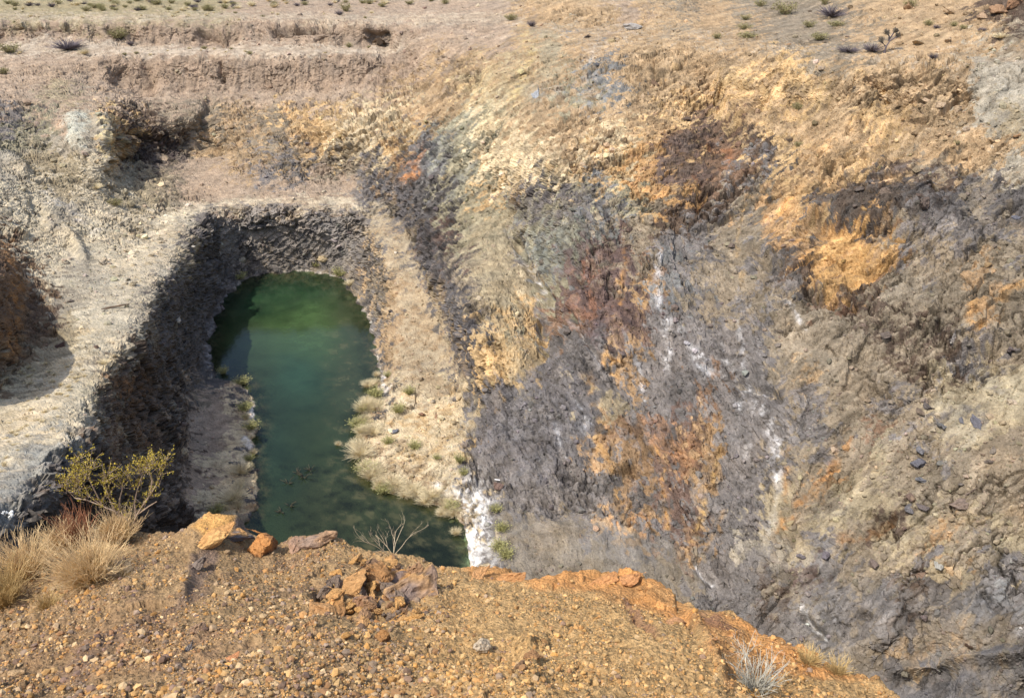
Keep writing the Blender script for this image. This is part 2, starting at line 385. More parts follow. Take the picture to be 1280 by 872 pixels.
# patches with a shape of their own: polygon, colour, softness, strength, wobble
PATCH = [
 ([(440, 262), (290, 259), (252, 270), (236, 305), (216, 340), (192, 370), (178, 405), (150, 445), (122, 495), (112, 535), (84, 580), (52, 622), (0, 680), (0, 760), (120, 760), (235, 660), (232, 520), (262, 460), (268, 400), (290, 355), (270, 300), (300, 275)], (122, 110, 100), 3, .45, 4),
 ([(250, 262), (234, 303), (214, 336), (190, 366), (175, 402), (147, 442), (119, 490), (108, 532), (78, 578), (46, 618), (-10, 678), (-160, 780), (-160, 660), (0, 540), (60, 480), (105, 430), (95, 380), (120, 330), (170, 310), (205, 270)], (206, 192, 164), 3, .6, 3),
 ([(-200, 52), (0, 50), (90, 47), (150, 53), (260, 60), (295, 53), (350, 53), (480, 60), (505, 52), (500, 66), (470, 68), (150, 69), (-200, 71)], (202, 184, 160), 1.6, .8, 2),  # lower bench flat, lightened so the bank shading reads in the colour
 ([(-200, 17), (640, 17), (650, 29), (480, 29), (300, 24), (130, 26), (-200, 26)], (196, 178, 152), 1.6, .7, 2),  # upper bench flat, painted lighter as the sunlit level
 ([(-200, 28), (130, 28), (300, 26), (480, 31), (560, 34), (500, 48), (480, 56), (350, 49), (260, 57), (150, 50), (90, 44), (-200, 48)], (168, 144, 122), 1.6, .75, 2),  # upper bank face, grazing-sun shade painted into its brown
 ([(120, 72), (480, 70), (530, 60), (520, 90), (470, 108), (300, 114), (200, 116), (140, 104)], (168, 143, 120), 2, .75, 3),  # lower bank face, likewise darkened in colour for the grazing sun
 ([(130, 270), (200, 262), (290, 246), (440, 246), (480, 256), (502, 272), (455, 271), (440, 260), (340, 256), (290, 257), (240, 270)], (206, 188, 156), 2, .85, 2),
 ([(640, 29), (700, 34), (780, 39), (850, 44), (1000, 60), (1130, 68), (1280, 74), (1400, 76), (1400, 82), (1280, 79), (1130, 73), (1000, 65), (850, 49), (700, 39), (640, 34)], (182, 164, 140), 1.2, .9, 1),
 ([(262, 275), (290, 262), (440, 264), (462, 300), (440, 345), (400, 330), (340, 335), (300, 345), (272, 320)], (168, 158, 148), 6, .75, 10),
 ([(1022, 320), (1050, 290), (1082, 285), (1110, 300), (1126, 312), (1105, 340), (1085, 352), (1060, 360), (1020, 378), (1022, 350), (1010, 335)], (216, 166, 84), 5, .85, 9),
 ([(945, 255), (985, 240), (1010, 200), (1060, 180), (1090, 200), (1060, 235), (1010, 250), (1000, 290), (965, 290)], (216, 172, 108), 8, .7, 14),
 ([(948, 262), (975, 250), (1000, 262), (998, 290), (970, 300), (945, 285)], (208, 160, 98), 7, .7, 10),
 ([(1012, 380), (1060, 368), (1078, 372), (1050, 392), (1010, 395)], (132, 96, 74), 5, .8, 8),
 ([(800, 238), (835, 232), (860, 228), (856, 242), (820, 250)], (220, 164, 88), 5, .8, 8),
 ([(806, 175), (830, 185), (822, 225), (800, 240), (790, 215)], (210, 156, 88), 6, .7, 8),
 ([(826, 185), (880, 182), (878, 212), (862, 228), (822, 226)], (112, 96, 86), 5, .85, 7),
 ([(636, 226), (668, 226), (700, 236), (738, 240), (770, 262), (735, 285), (690, 285), (640, 275)], (108, 102, 104), 4, .75, 8),
 ([(650, 285), (720, 275), (760, 285), (720, 330), (690, 330), (660, 320)], (132, 138, 130), 7, .7, 12),
 ([(706, 300), (780, 300), (800, 370), (790, 430), (745, 425), (700, 380)], (112, 92, 92), 8, .75, 16),
 ([(702, 382), (735, 365), (752, 372), (740, 392), (715, 402)], (166, 114, 80), 4, .65, 10),
 ([(722, 330), (738, 322), (744, 345), (734, 352)], (172, 114, 82), 4, .6, 8),
 ([(790, 345), (812, 340), (812, 380), (800, 388), (790, 370)], (206, 160, 92), 5, .75, 9),
 ([(600, 430), (640, 420), (668, 430), (665, 465), (620, 485), (600, 480)], (204, 168, 108), 6, .75, 10),
 ([(550, 470), (600, 470), (590, 440), (596, 400), (585, 380), (570, 420)], (104, 98, 104), 7, .6, 12),
 ([(595, 500), (650, 470), (700, 440), (745, 480), (740, 560), (690, 600), (620, 590), (588, 550)], (122, 118, 122), 8, .75, 12),
 ([(752, 525), (800, 510), (815, 560), (800, 600), (780, 640), (765, 590)], (184, 142, 98), 8, .4, 16),
 ([(828, 555), (860, 545), (875, 570), (865, 600), (840, 600)], (196, 142, 92), 5, .7, 10),
 ([(800, 530), (822, 530), (822, 570), (805, 575)], (190, 136, 88), 5, .65, 9),
 ([(870, 510), (900, 545), (895, 610), (880, 650), (868, 600)], (180, 142, 92), 6, .6, 12),
 ([(780, 640), (812, 640), (810, 668), (784, 670)], (200, 148, 92), 5, .8, 8),
 ([(1010, 590), (1050, 582), (1048, 600), (1020, 604)], (220, 164, 92), 4, .85, 7),
 ([(1160, 500), (1280, 440), (1400, 420), (1400, 520), (1280, 520), (1180, 560)], (180, 166, 134), 12, .75, 14),
 ([(1200, 750), (1280, 742), (1400, 745), (1400, 760), (1280, 770), (1180, 775)], (128, 130, 138), 8, .6, 10),
 ([(1110, 790), (1280, 765), (1400, 770), (1400, 800), (1280, 800)], (134, 118, 98), 10, .5, 14),
 ([(940, 680), (1040, 690), (1120, 730), (1300, 740), (1300, 860), (1080, 870), (940, 780), (900, 720)], (130, 125, 122), 14, .5, 16),
 ([(1120, 850), (1180, 830), (1280, 812), (1400, 805), (1400, 900), (1100, 900)], (116, 114, 118), 6, .8, 8),
 ([(75, 150), (100, 135), (112, 160), (108, 182), (85, 178)], (206, 208, 192), 4, .85, 7),
 ([(128, 140), (142, 150), (145, 172), (135, 205), (125, 178)], (210, 192, 138), 4, .9, 5),
 ([(68, 155), (82, 150), (86, 172), (74, 170)], (216, 176, 140), 4, .7, 6),
 ([(355, 135), (372, 128), (400, 165), (390, 195), (372, 170)], (220, 178, 116), 6, .75, 9),
 ([(150, 165), (205, 160), (240, 190), (200, 210), (162, 205)], (92, 82, 84), 7, .7, 8),
 ([(70, 330), (120, 325), (165, 345), (170, 375), (120, 380), (85, 370)], (176, 166, 146), 5, .6, 8),
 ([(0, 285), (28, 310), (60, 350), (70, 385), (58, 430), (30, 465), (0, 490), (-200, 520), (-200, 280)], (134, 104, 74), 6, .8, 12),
 ([(455, 270), (500, 270), (525, 330), (545, 385), (566, 440), (575, 478), (520, 500), (482, 470), (496, 420), (494, 360), (478, 310)], (188, 168, 134), 5, .9, 7),
 ([(130, 268), (200, 262), (290, 250), (440, 248), (470, 258), (440, 262), (290, 259), (235, 272), (215, 320), (185, 350), (150, 330)], (206, 190, 162), 7, .55, 8),
 ([(0, 505), (60, 470), (110, 445), (125, 450), (60, 520), (0, 570), (-150, 680), (-150, 620)], (222, 204, 172), 6, .6, 8),
 ([(30, 560), (75, 535), (105, 550), (70, 590), (20, 640), (-60, 700), (-60, 620)], (162, 164, 160), 8, .8, 8),
 ([(-20, 640), (60, 575), (120, 540), (110, 600), (50, 680), (-20, 720)], (126, 122, 120), 10, .5, 14),
 ([(640, 640), (760, 640), (860, 690), (890, 740), (800, 760), (640, 740), (600, 680)], (136, 128, 118), 12, .7, 10),
 ([(470, 500), (520, 490), (585, 480), (582, 560), (560, 600), (500, 610), (455, 590), (462, 540)], (222, 202, 162), 9, .75, 12),
 ([(560, 95), (640, 60), (660, 62), (620, 160), (590, 170), (600, 140)], (190, 178, 136), 8, .5, 12),
 ([(545, 150), (590, 130), (600, 200), (570, 260), (560, 220)], (168, 164, 138), 7, .6, 12),
 ([(585, 240), (630, 250), (645, 300), (640, 360), (660, 400), (610, 420), (585, 330)], (178, 162, 126), 8, .6, 12),
 ([(476, 225), (530, 180), (550, 200), (520, 250), (560, 330), (600, 420), (580, 440), (540, 370), (510, 300), (460, 250)], (108, 104, 108), 7, .65, 14),
 ([(425, 140), (470, 130), (500, 170), (450, 190), (410, 180)], (228, 206, 166), 10, .5, 14),
 ([(600, 180), (680, 170), (740, 190), (700, 225), (600, 220)], (230, 206, 164), 10, .6, 14),
 ([(1185, 75), (1280, 80), (1400, 85), (1400, 120), (1260, 118)], (168, 162, 150), 7, .4, 14),
 ([(1010, 240), (1060, 245), (1120, 240), (1150, 258), (1110, 280), (1040, 278)], (100, 90, 82), 6, .7, 12),
 ([(1130, 235), (1280, 235), (1400, 240), (1400, 300), (1250, 290), (1150, 280)], (112, 108, 110), 6, .5, 14),
]
# thin streaks: polyline, width, colour, strength
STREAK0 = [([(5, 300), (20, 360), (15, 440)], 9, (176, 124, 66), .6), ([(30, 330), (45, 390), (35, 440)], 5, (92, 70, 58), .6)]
SALT = (222, 222, 226)
STREAK = [
 ([(826, 320), (822, 360), (822, 385), (838, 430), (836, 460)], 5, SALT, .75),
 ([(838, 400), (860, 430), (880, 455)], 7, SALT, .45), ([(925, 405), (928, 440), (930, 470), (925, 520)], 4, SALT, .5),
 ([(870, 440), (880, 465), (905, 470)], 5, SALT, .45), ([(895, 435), (912, 465), (920, 470)], 5, SALT, .5),
 ([(955, 480), (962, 520), (972, 560), (970, 600)], 7, SALT, .65), ([(945, 490), (940, 540), (932, 570)], 6, SALT, .35),
 ([(795, 440), (800, 470), (806, 500)], 3, SALT, .45), ([(705, 400), (750, 450), (765, 480)], 2.5, SALT, .4),
 ([(690, 520), (700, 550), (705, 570)], 3, SALT, .4), ([(720, 500), (735, 530), (722, 545)], 3, SALT, .4),
 ([(645, 310), (655, 325), (668, 345), (675, 360)], 3, SALT, .7), ([(668, 370), (688, 380)], 3, SALT, .4),
 ([(870, 705), (880, 722), (893, 728)], 3, SALT, .7), ([(1003, 755), (1010, 780), (1030, 796)], 3, SALT, .7),
 ([(1040, 770), (1050, 792)], 2.5, SALT, .4), ([(973, 600), (968, 650), (960, 690)], 7, (196, 192, 184), .5),
 ([(1280, 780), (1270, 790), (1290, 800)], 6, SALT, .6), ([(985, 375), (1000, 400), (1010, 415)], 4, SALT, .5),
 ([(592, 615), (600, 640), (597, 670), (594, 720), (592, 760)], 17, (246, 246, 248), 1.0),
 ([(545, 602), (570, 612), (592, 622)], 6, (240, 240, 240), .7), ([(600, 640), (612, 620), (600, 612)], 7, (236, 238, 242), .6),
 ([(478, 474), (484, 484)], 7, (245, 240, 240), .9),
 ([(318, 500), (316, 520)], 4, (245, 240, 235), .9), ([(311, 545), (310, 562)], 5, (245, 240, 235), .9),
 ([(292, 362), (310, 352), (340, 343), (370, 338), (410, 343), (434, 354)], 4, (228, 222, 212), .75),
 ([(436, 372), (455, 386), (466, 404), (470, 440), (474, 474)], 3, (228, 220, 210), .75),
 ([(262, 440), (262, 470)], 3, (190, 188, 190), .6), ([(284, 372), (264, 402), (262, 440)], 4, (170, 168, 172), .5),
 ([(735, 470), (752, 540), (765, 600), (790, 660)], 6, (196, 156, 98), .5), ([(768, 480), (755, 440), (775, 455), (770, 475)], 4, (214, 168, 106), .7),
 ([(816, 560), (830, 610), (838, 660)], 4, (206, 160, 94), .55), ([(900, 560), (885, 620), (862, 680)], 4, (200, 164, 104), .6),
 ([(905, 640), (880, 690)], 3, (200, 160, 100), .4), ([(985, 560), (982, 620), (972, 690)], 4, (170, 128, 78), .6),
 ([(1060, 540), (1030, 590), (990, 640), (980, 660)], 5, (186, 136, 84), .6), ([(1120, 640), (1090, 662), (1050, 672)], 6, (148, 112, 76), .6),
 ([(1200, 380), (1240, 370), (1290, 350)], 6, (184, 144, 90), .6), ([(1215, 385), (1222, 400)], 9, (190, 144, 84), .6),
 ([(1150, 655), (1280, 640)], 8, (168, 140, 102), .3),
 ([(500, 210), (530, 190), (520, 215), (505, 225)], 5, (206, 146, 92), .7), ([(870, 215), (880, 240), (866, 265)], 3, (140, 92, 56), .7),
 ([(885, 180), (920, 190), (905, 205)], 5, (176, 122, 84), .5), ([(1000, 240), (980, 270)], 5, (220, 168, 100), .5),
 ([(935, 240), (920, 300), (930, 350)], 3, (196, 160, 104), .4), ([(780, 300), (778, 340), (776, 380)], 3, (196, 146, 84), .5),
 ([(655, 320), (648, 370), (652, 400)], 2.5, (222, 206, 176), .5), ([(640, 130), (665, 60), (655, 40)], 7, (198, 176, 122), .5),
 ([(1190, 90), (1230, 100), (1250, 140), (1280, 160)], 4, (150, 140, 126), .5),
 ([(745, 60), (740, 100), (735, 120)], 10, (156, 154, 152), .5), ([(700, 115), (672, 118)], 9, (160, 160, 158), .7),
 ([(60, 240), (90, 265), (120, 290)], 7, (196, 192, 190), .5), ([(160, 330), (185, 295), (215, 270), (240, 262)], 7, (236, 222, 194), .75),
 ([(95, 505), (125, 462), (150, 440)], 5, (232, 214, 176), .7), ([(30, 555), (60, 520), (95, 500)], 5, (190, 184, 170), .6), ([(0, 600), (30, 580)], 7, (206, 190, 164), .5),
 ([(175, 470), (165, 520), (180, 560)], 10, (134, 96, 58), .5), ([(135, 470), (160, 480), (150, 500)], 7, (168, 124, 80), .6),
 ([(145, 527), (150, 540)], 9, (188, 172, 146), .7),
]
SMOOTH = [  # (polygon, softness, remaining roughness)
 ([(-200, 280), (20, 295), (60, 350), (70, 385), (50, 440), (0, 490), (-200, 560)], 6, .5),
 ([(60, 330), (110, 315), (150, 320), (200, 262), (290, 248), (440, 247), (480, 255), (440, 258), (290, 256), (245, 268), (200, 340), (170, 390), (140, 440), (105, 500), (60, 570), (0, 640), (-200, 760), (-200, 600), (0, 490), (80, 420)], 9, .12),
 ([(455, 272), (500, 270), (525, 330), (545, 385), (566, 440), (585, 478), (520, 500), (482, 470), (492, 420), (490, 360), (475, 310)], 7, .12),
 ([(-300, -80), (640, -80), (640, 24), (300, 22), (-300, 24)], 4, .1),
 ([(880, 720), (1000, 730), (1300, 735), (1300, 900), (940, 900)], 20, .38),
 ([(-300, 52), (150, 55), (480, 58), (500, 68), (150, 69), (-300, 71)], 3, .15),
 ([(640, 640), (760, 650), (860, 695), (890, 740), (800, 790), (560, 790), (600, 660)], 12, .1),
 ([(240, 470), (318, 490), (322, 650), (240, 660), (232, 560)], 6, .1),
 ([(1160, 500), (1300, 440), (1500, 420), (1500, 560), (1280, 560), (1180, 600)], 16, .2),
 ([(1130, 790), (1280, 770), (1500, 770), (1500, 810), (1280, 806)], 12, .25),
 ([(270, 215), (440, 238), (440, 250), (250, 250)], 9, .2),
 ([(880, -20), (1000, -20), (1070, 30), (1280, 56), (1500, 60), (1500, 78), (1280, 76), (1000, 60), (860, 46), (850, 30)], 5, .25),
 ([(640, 28), (850, 43), (850, 50), (640, 36)], 4, .2),
 ([(470, 480), (580, 490), (580, 590), (560, 640), (620, 760), (560, 760), (450, 600)], 10, .25),
]

def paint(X, Y, P, Ra, Rb, Rc, Qs):
    """colour of the ground at survey position X, Y; P gives the world position for the grain"""
    Q = np.stack([P[:, 0] * .87 + P[:, 1] * .5, -P[:, 0] * .5 + P[:, 1] * .87, P[:, 2]], -1).astype(F32)
    w1 = fbm(Qs, 2.2, 5, 11, .6)
    w2 = fbm(Qs, 2.2, 5, 47, .6)
    w5 = fbm(Q, .35, 4, 15, .65); w6 = fbm(Q, .35, 4, 19, .65)
    jx = (Ra - .5) * 26 + (Rb - .5) * 40 + (Rc - .5) * 22
    jy = ((Ra * 7.3) % 1 - .5) * 24 + ((Rb * 9.1) % 1 - .5) * 36 + ((Rc * 5.7) % 1 - .5) * 20
    soil = sample_map(RM, X, Y) < .45
    jx = np.where(soil, jx * .35, jx); jy = np.where(soil, jy * .35, jy)
    Xw, Yw = X + w1 * 40 + w5 * 22 + jx, Y + w2 * 36 + w6 * 22 + jy
    col = sample_map(CM, Xw, Yw)
    w3 = fbm(Qs, .9, 5, 71, .65)
    w4 = fbm(Qs, .9, 5, 93, .65)
    brk = fbm(Q, .5, 3, 5, .6)
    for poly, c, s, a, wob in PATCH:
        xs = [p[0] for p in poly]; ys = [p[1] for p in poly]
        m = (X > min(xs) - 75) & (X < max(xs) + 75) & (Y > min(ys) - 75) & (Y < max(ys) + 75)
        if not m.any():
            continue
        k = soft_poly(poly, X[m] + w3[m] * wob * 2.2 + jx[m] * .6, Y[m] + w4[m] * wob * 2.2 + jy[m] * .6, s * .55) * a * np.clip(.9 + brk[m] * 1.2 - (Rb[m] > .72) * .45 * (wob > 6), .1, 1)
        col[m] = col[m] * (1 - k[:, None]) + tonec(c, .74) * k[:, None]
    for pl, wd, c, a in STREAK + STREAK0:
        xs = [p[0] for p in pl]; ys = [p[1] for p in pl]
        m = (X > min(xs) - 75) & (X < max(xs) + 75) & (Y > min(ys) - 75) & (Y < max(ys) + 75)
        if not m.any():
            continue
        d, _ = line_dist(pl, X[m] + w3[m] * (6 + wd), Y[m] + w4[m] * (6 + wd))
        salt = min(c) > 180
        wd_ = wd * (.75 if salt and a < .9 else 1)
        k = np.exp(-(d / wd_) ** 2 * .8) * a * sstep(-.3, .2, brk[m] + w5[m] * .5) * (.55 + .65 * Rc[m])
        k = np.clip(k, 0, 1)
        col[m] = col[m] * (1 - k[:, None]) + np.array(lin(c)) * k[:, None]
    return col * np.array([1.03, 1.0, .93]), w3, brk

# ------------------------------------------------------------------ materials
def mat_ground(name, bump=.25, bscale=9.0, dist=.08, var=.25):
    m = bpy.data.materials.new(name)
    m.use_nodes = True
    nt = m.node_tree; N = nt.nodes; K = nt.links
    b = N["Principled BSDF"]
    b.inputs["Roughness"].default_value = .95
    b.inputs["Specular IOR Level"].default_value = .12
    at = N.new("ShaderNodeAttribute"); at.attribute_name = "Col"
    tc = N.new("ShaderNodeTexCoord")
    n1 = N.new("ShaderNodeTexNoise"); n1.inputs["Scale"].default_value = bscale; n1.inputs["Detail"].default_value = 5; n1.inputs["Roughness"].default_value = .7
    n2 = N.new("ShaderNodeTexVoronoi"); n2.inputs["Scale"].default_value = bscale * .7
    K.new(tc.outputs["Object"], n1.inputs["Vector"]); K.new(tc.outputs["Object"], n2.inputs["Vector"])
    mr = N.new("ShaderNodeMapRange"); mr.inputs[1].default_value = .3; mr.inputs[2].default_value = .7
    mr.inputs[3].default_value = 1 - var; mr.inputs[4].default_value = 1 + var
    K.new(n1.outputs[0], mr.inputs[0])
    mx = N.new("ShaderNodeVectorMath"); mx.operation = 'SCALE'
    K.new(at.outputs["Color"], mx.inputs[0]); K.new(mr.outputs[0], mx.inputs["Scale"])
    K.new(mx.outputs[0], b.inputs["Base Color"])
    ad = N.new("ShaderNodeMath"); ad.operation = 'ADD'
    K.new(n1.outputs[0], ad.inputs[0]); K.new(n2.outputs["Distance"], ad.inputs[1])
    bp = N.new("ShaderNodeBump"); bp.inputs["Strength"].default_value = bump; bp.inputs["Distance"].default_value = dist
    K.new(ad.outputs[0], bp.inputs["Height"]); K.new(bp.outputs[0], b.inputs["Normal"])
    return m

def mat_plain(name, c, rough=.8, var=.3, scale=30, trans=0):
    m = bpy.data.materials.new(name)
    m.use_nodes = True
    nt = m.node_tree; N = nt.nodes; K = nt.links
    b = N["Principled BSDF"]
    b.inputs["Roughness"].default_value = rough
    b.inputs["Specular IOR Level"].default_value = .2
    tc = N.new("ShaderNodeTexCoord")
    n1 = N.new("ShaderNodeTexNoise"); n1.inputs["Scale"].default_value = scale; n1.inputs["Detail"].default_value = 3
    K.new(tc.outputs["Object"], n1.inputs["Vector"])
    cr = N.new("ShaderNodeValToRGB")
    l = lin(c)
    cr.color_ramp.elements[0].position = .3; cr.color_ramp.elements[1].position = .7
    cr.color_ramp.elements[0].color = [v * (1 - var) for v in l] + [1]
    cr.color_ramp.elements[1].color = [min(.9, v * (1 + var)) for v in l] + [1]
    K.new(n1.outputs[0], cr.inputs[0]); K.new(cr.outputs[0], b.inputs["Base Color"])
    return m

KAL = 0.70      # displayed colour -> surface reflectance
M_ROCK = mat_ground("pit_rock", .5, 11.0, .07, .30)
M_FORE = mat_ground("gravel_soil", .9, 60.0, .014, .38)
M_STONE = mat_ground("loose_stone", .4, 30.0, .01, .2)
M_BOULD = mat_ground("boulder_rock", .5, 6.0, .05, .38)

# ------------------------------------------------------------------ object helpers
def mesh_from(name, V, Fc, mat, col=None, smooth=True, parent=None, flip=False):
    me = bpy.data.meshes.new(name)
    V = np.ascontiguousarray(V, dtype=F32)
    Fc = np.ascontiguousarray(Fc, dtype=np.int32)
    if flip: Fc = np.ascontiguousarray(Fc[:, ::-1])
    nv, nf, k = len(V), len(Fc), Fc.shape[1]
    me.vertices.add(nv); me.vertices.foreach_set("co", V.ravel())
    me.loops.add(nf * k); me.loops.foreach_set("vertex_index", Fc.ravel())
    me.polygons.add(nf)
    me.polygons.foreach_set("loop_start", np.arange(0, nf * k, k, dtype=np.int32))
    me.polygons.foreach_set("loop_total", np.full(nf, k, np.int32))
    me.polygons.foreach_set("use_smooth", np.full(nf, smooth, bool))
    me.update(calc_edges=True)
    if col is not None:
        a = me.color_attributes.new("Col", 'FLOAT_COLOR', 'POINT')
        cc = np.ones((nv, 4), F32); cc[:, :col.shape[1]] = col
        a.data.foreach_set("color", cc.ravel())
    me.materials.append(mat)
    o = bpy.data.objects.new(name, me)
    C.objects.link(o)
    if parent: o.parent = parent
    return o

def tag(o, label=None, cat=None, group=None, kind=None):
    if label: o["label"] = label
    if cat: o["category"] = cat
    if group: o["group"] = group
    if kind: o["kind"] = kind
    return o

def grid_faces(nr, nc):
    i = np.arange(nr * nc).reshape(nr, nc)
    return np.stack([i[:-1, :-1], i[1:, :-1], i[1:, 1:], i[:-1, 1:]], -1).reshape(-1, 4)

def grid_normals(P):
    du = np.gradient(P, axis=1); dv = np.gradient(P, axis=0)
    n = np.cross(dv, du)
    n /= np.linalg.norm(n, axis=-1, keepdims=True) + 1e-9
    n *= np.where(n[..., 2:3] < 0, -1, 1)
    return n

# ------------------------------------------------------------------ the pit terrain
def blur(A, n):
    for _ in range(n):
        A = (np.roll(A, 1, 0) + A * 2 + np.roll(A, -1, 0)) / 4
        A = (np.roll(A, 1, 1) + A * 2 + np.roll(A, -1, 1)) / 4
    return A

xa = np.concatenate([np.arange(-700, -164, 12.0), np.arange(-164, -20, 3.0), np.arange(-20, 1302, XS), np.arange(1304, 1450, 3.0), np.arange(1456, 1741, 10.0)])
ya = np.concatenate([np.arange(-60, -8, 4.0), np.arange(-8, 330, .85), np.arange(330, 872, XS * .95), np.arange(878, 961, 9.0)])
PX, PY = np.meshgrid(xa, ya)
Zb = bilerp(Zc, gx, gy, PX, PY)
Pb = unproj(PX, PY, Zb)
Nb = grid_normals(Pb)
Nb = np.stack([blur(Nb[..., k], 6) for k in range(3)], -1)
Nb /= np.linalg.norm(Nb, axis=-1, keepdims=True)
fl = lambda a: a.reshape(-1, *a.shape[2:])
p = fl(Pb).astype(F32)
X, Y = fl(PX), fl(PY)
Q = np.stack([p[:, 0] * .87 + p[:, 1] * .5, -p[:, 0] * .5 + p[:, 1] * .87, p[:, 2]], -1).astype(F32)
wv = np.stack([fbm(Q, 3.0, 3, 201), fbm(Q, 3.0, 3, 202), fbm(Q, 3.0, 3, 203)], -1)
wf = np.stack([fbm(Q, .6, 3, 211), fbm(Q, .6, 3, 212), fbm(Q, .6, 3, 213)], -1)
def aniso(P_, d, nrm, st):
    d = np.array(d, float); d /= np.linalg.norm(d)
    nrm = np.array(nrm, float); nrm -= d * (nrm @ d); nrm /= np.linalg.norm(nrm)
    c_ = np.cross(d, nrm)
    return np.stack([P_ @ d.astype(F32) * F32(st), P_ @ c_.astype(F32), P_ @ nrm.astype(F32)], -1)
Qi = (Q + wv * .8 + wf * .16) * np.array([.62, 1.0, 1.0], F32)
pw = p + wv * .32 + wf * .12
seam = np.interp(Y, [0, 60, 150, 270, 480, 700], [560, 545, 500, 505, 575, 600])
regC = X + wv[:, 0] * 25 > seam
regB = soft_poly([(560, 430), (650, 270), (720, 240), (900, 290), (985, 450), (990, 700), (900, 760), (620, 700), (590, 520)], X + wv[:, 1] * 60, Y + wv[:, 2] * 60, 2) > .5
QC = aniso(pw, (-.87, -.5, -.55), (-.4, -.25, .88), .5)
QB = aniso(pw, (-.30, 1.0, .45), (-.35, -.35, .87), .48)
Qw = np.where(regB[:, None], QB, np.where(regC[:, None], QC, Qi)).astype(F32)
V1, C1, R1 = facets(Qw, 3.2, 1)
V2, C2, R2 = facets(Qw, 1.15, 2)
V3, C3, R3 = facets(Qw, .45, 3)
V4, C4, R4 = facets(Qw + wf * .05, .19, 4)
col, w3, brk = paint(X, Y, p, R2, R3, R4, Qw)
rough = sample_map(RM, X + w3 * 20, Y + w3 * 20)
for poly, s, a in SMOOTH:
    k = soft_poly(poly, X + w3 * 8, Y + w3 * 6, s)
    rough = rough * (1 - k) + a * k
dpond, _ = line_dist(POND, X, Y, True)
inpond = in_poly(POND, X, Y)
rough *= np.where(inpond, .15, sstep(-4, 22, dpond) * .85 + .15)
infr = (X > -200) & (X < 1450)
# the inner cliff below the rim is the roughest rock
cliff = soft_poly([(440, 262), (290, 258), (252, 268), (236, 305), (192, 370), (150, 445), (112, 535), (52, 622), (0, 690), (120, 760), (225, 650), (232, 520), (262, 460), (285, 370), (330, 340), (370, 335), (430, 350), (470, 320)], X + w3 * 5, Y + w3 * 5, 3)
cliff *= 1 - .55 * soft_poly([(275, 250), (470, 250), (470, 345), (300, 350)], X, Y, 12)
cliff *= 1 - soft_poly([(232, 480), (300, 480), (325, 500), (325, 660), (236, 660)], X, Y, 8)
rough = np.maximum(rough, cliff * .95 * sstep(0, 14, dpond))
# warp + tilted anisotropic bedding for the facets
view0 = -p / np.linalg.norm(p, axis=1, keepdims=True)
gz = sstep(.05, .60, (fl(Nb) * view0).sum(1)) * .8 + .2
big = fbm(Q * np.array([.5, 1.0, .7], F32), 7.0, 3, 300)
small = fbm(Q, .8, 4, 301, .65)
mask2 = sstep(-.25, .35, fbm(Q, 4.0, 3, 310))      # where the blocks stand out
st1 = (Q @ np.array([.25, .95, .55], F32)) / 1.5 + wv[:, 0] * 1.1 + w3 * .35
st2 = (Q @ np.array([-.55, .6, .9], F32)) / .55 + wv[:, 1] * 1.6 + w3 * .5
saw = lambda a: (lambda f: np.where(f < .82, f / .82, (1 - f) / .18))(a - np.floor(a))
out = sstep(-.18, .15, fbm(Q, 5.5, 4, 330, .6))          # outcrops against smoother slopes
right = sstep(520, 600, X)
rough *= 1 - .55 * right * sstep(75, 45, Y)
rel = rough * (1 - right * (1 - (.42 + .62 * out))) * np.where(regB, .62, 1)
disp = rel * (big * .55 + V1 * .42 * (.4 + .6 * mask2) + V2 * .38 * gz * (.35 + .65 * mask2) + V3 * .23 * gz * (.5 + .5 * mask2) + small * .12
                + saw(st1) * .26 * mask2 + saw(st2) * .12
                - np.exp(-C1 * 14) * .22 * mask2 - np.exp(-C2 * 9) * .14 * mask2) + \
    (rough * .09 * gz + .018) * V4 + fbm(Q, .35, 3, 302, .6) * .05 * (.4 + rough)
crk = np.abs(fbm(Qw * np.array([1.6, 1, 1], F32), 2.4, 4, 340, .6))
crk2 = np.abs(fbm(Qw, 1.1, 3, 341, .6))
ck = (np.exp(-crk * 50) * .50 + np.exp(-crk2 * 45) * .22) * np.clip(rel * 1.3, 0, 1) * (.3 + .7 * out)
disp -= ck
# rills in the gravel banks of the far benches
bank = soft_poly([(130, 70), (490, 68), (540, 50), (520, 100), (480, 116), (300, 116), (120, 116)], X, Y, 4)
bank2 = soft_poly([(-100, 27), (640, 29), (500, 60), (-100, 50)], X, Y, 4)
rx = np.stack([p[:, 0] * 1.0, p[:, 1] * .12, p[:, 2] * .12], -1).astype(F32)
rill = np.abs(fbm(rx, .8, 3, 401)) * 1.3 + fbm(rx, 5.0, 2, 402) * 1.2
disp += (bank * .55 + bank2 * .3) * (rill - .4) * .6
# gullies on the right wall
disp += sstep(600, 760, X) * sstep(80, 160, Y) * rough * (-np.abs(fbm(QC * np.array([.35, 1.0, .5], F32), 4.5, 3, 410)) * 1.7 + .3)
far_fade = sstep(1700, 1450, X) * sstep(-600, -200, X)
disp *= np.where(inpond, .5, 1)
disp += np.exp(-(dpond / 9) ** 2) * fbm(Q, 1.1, 4, 420, .6) * .65
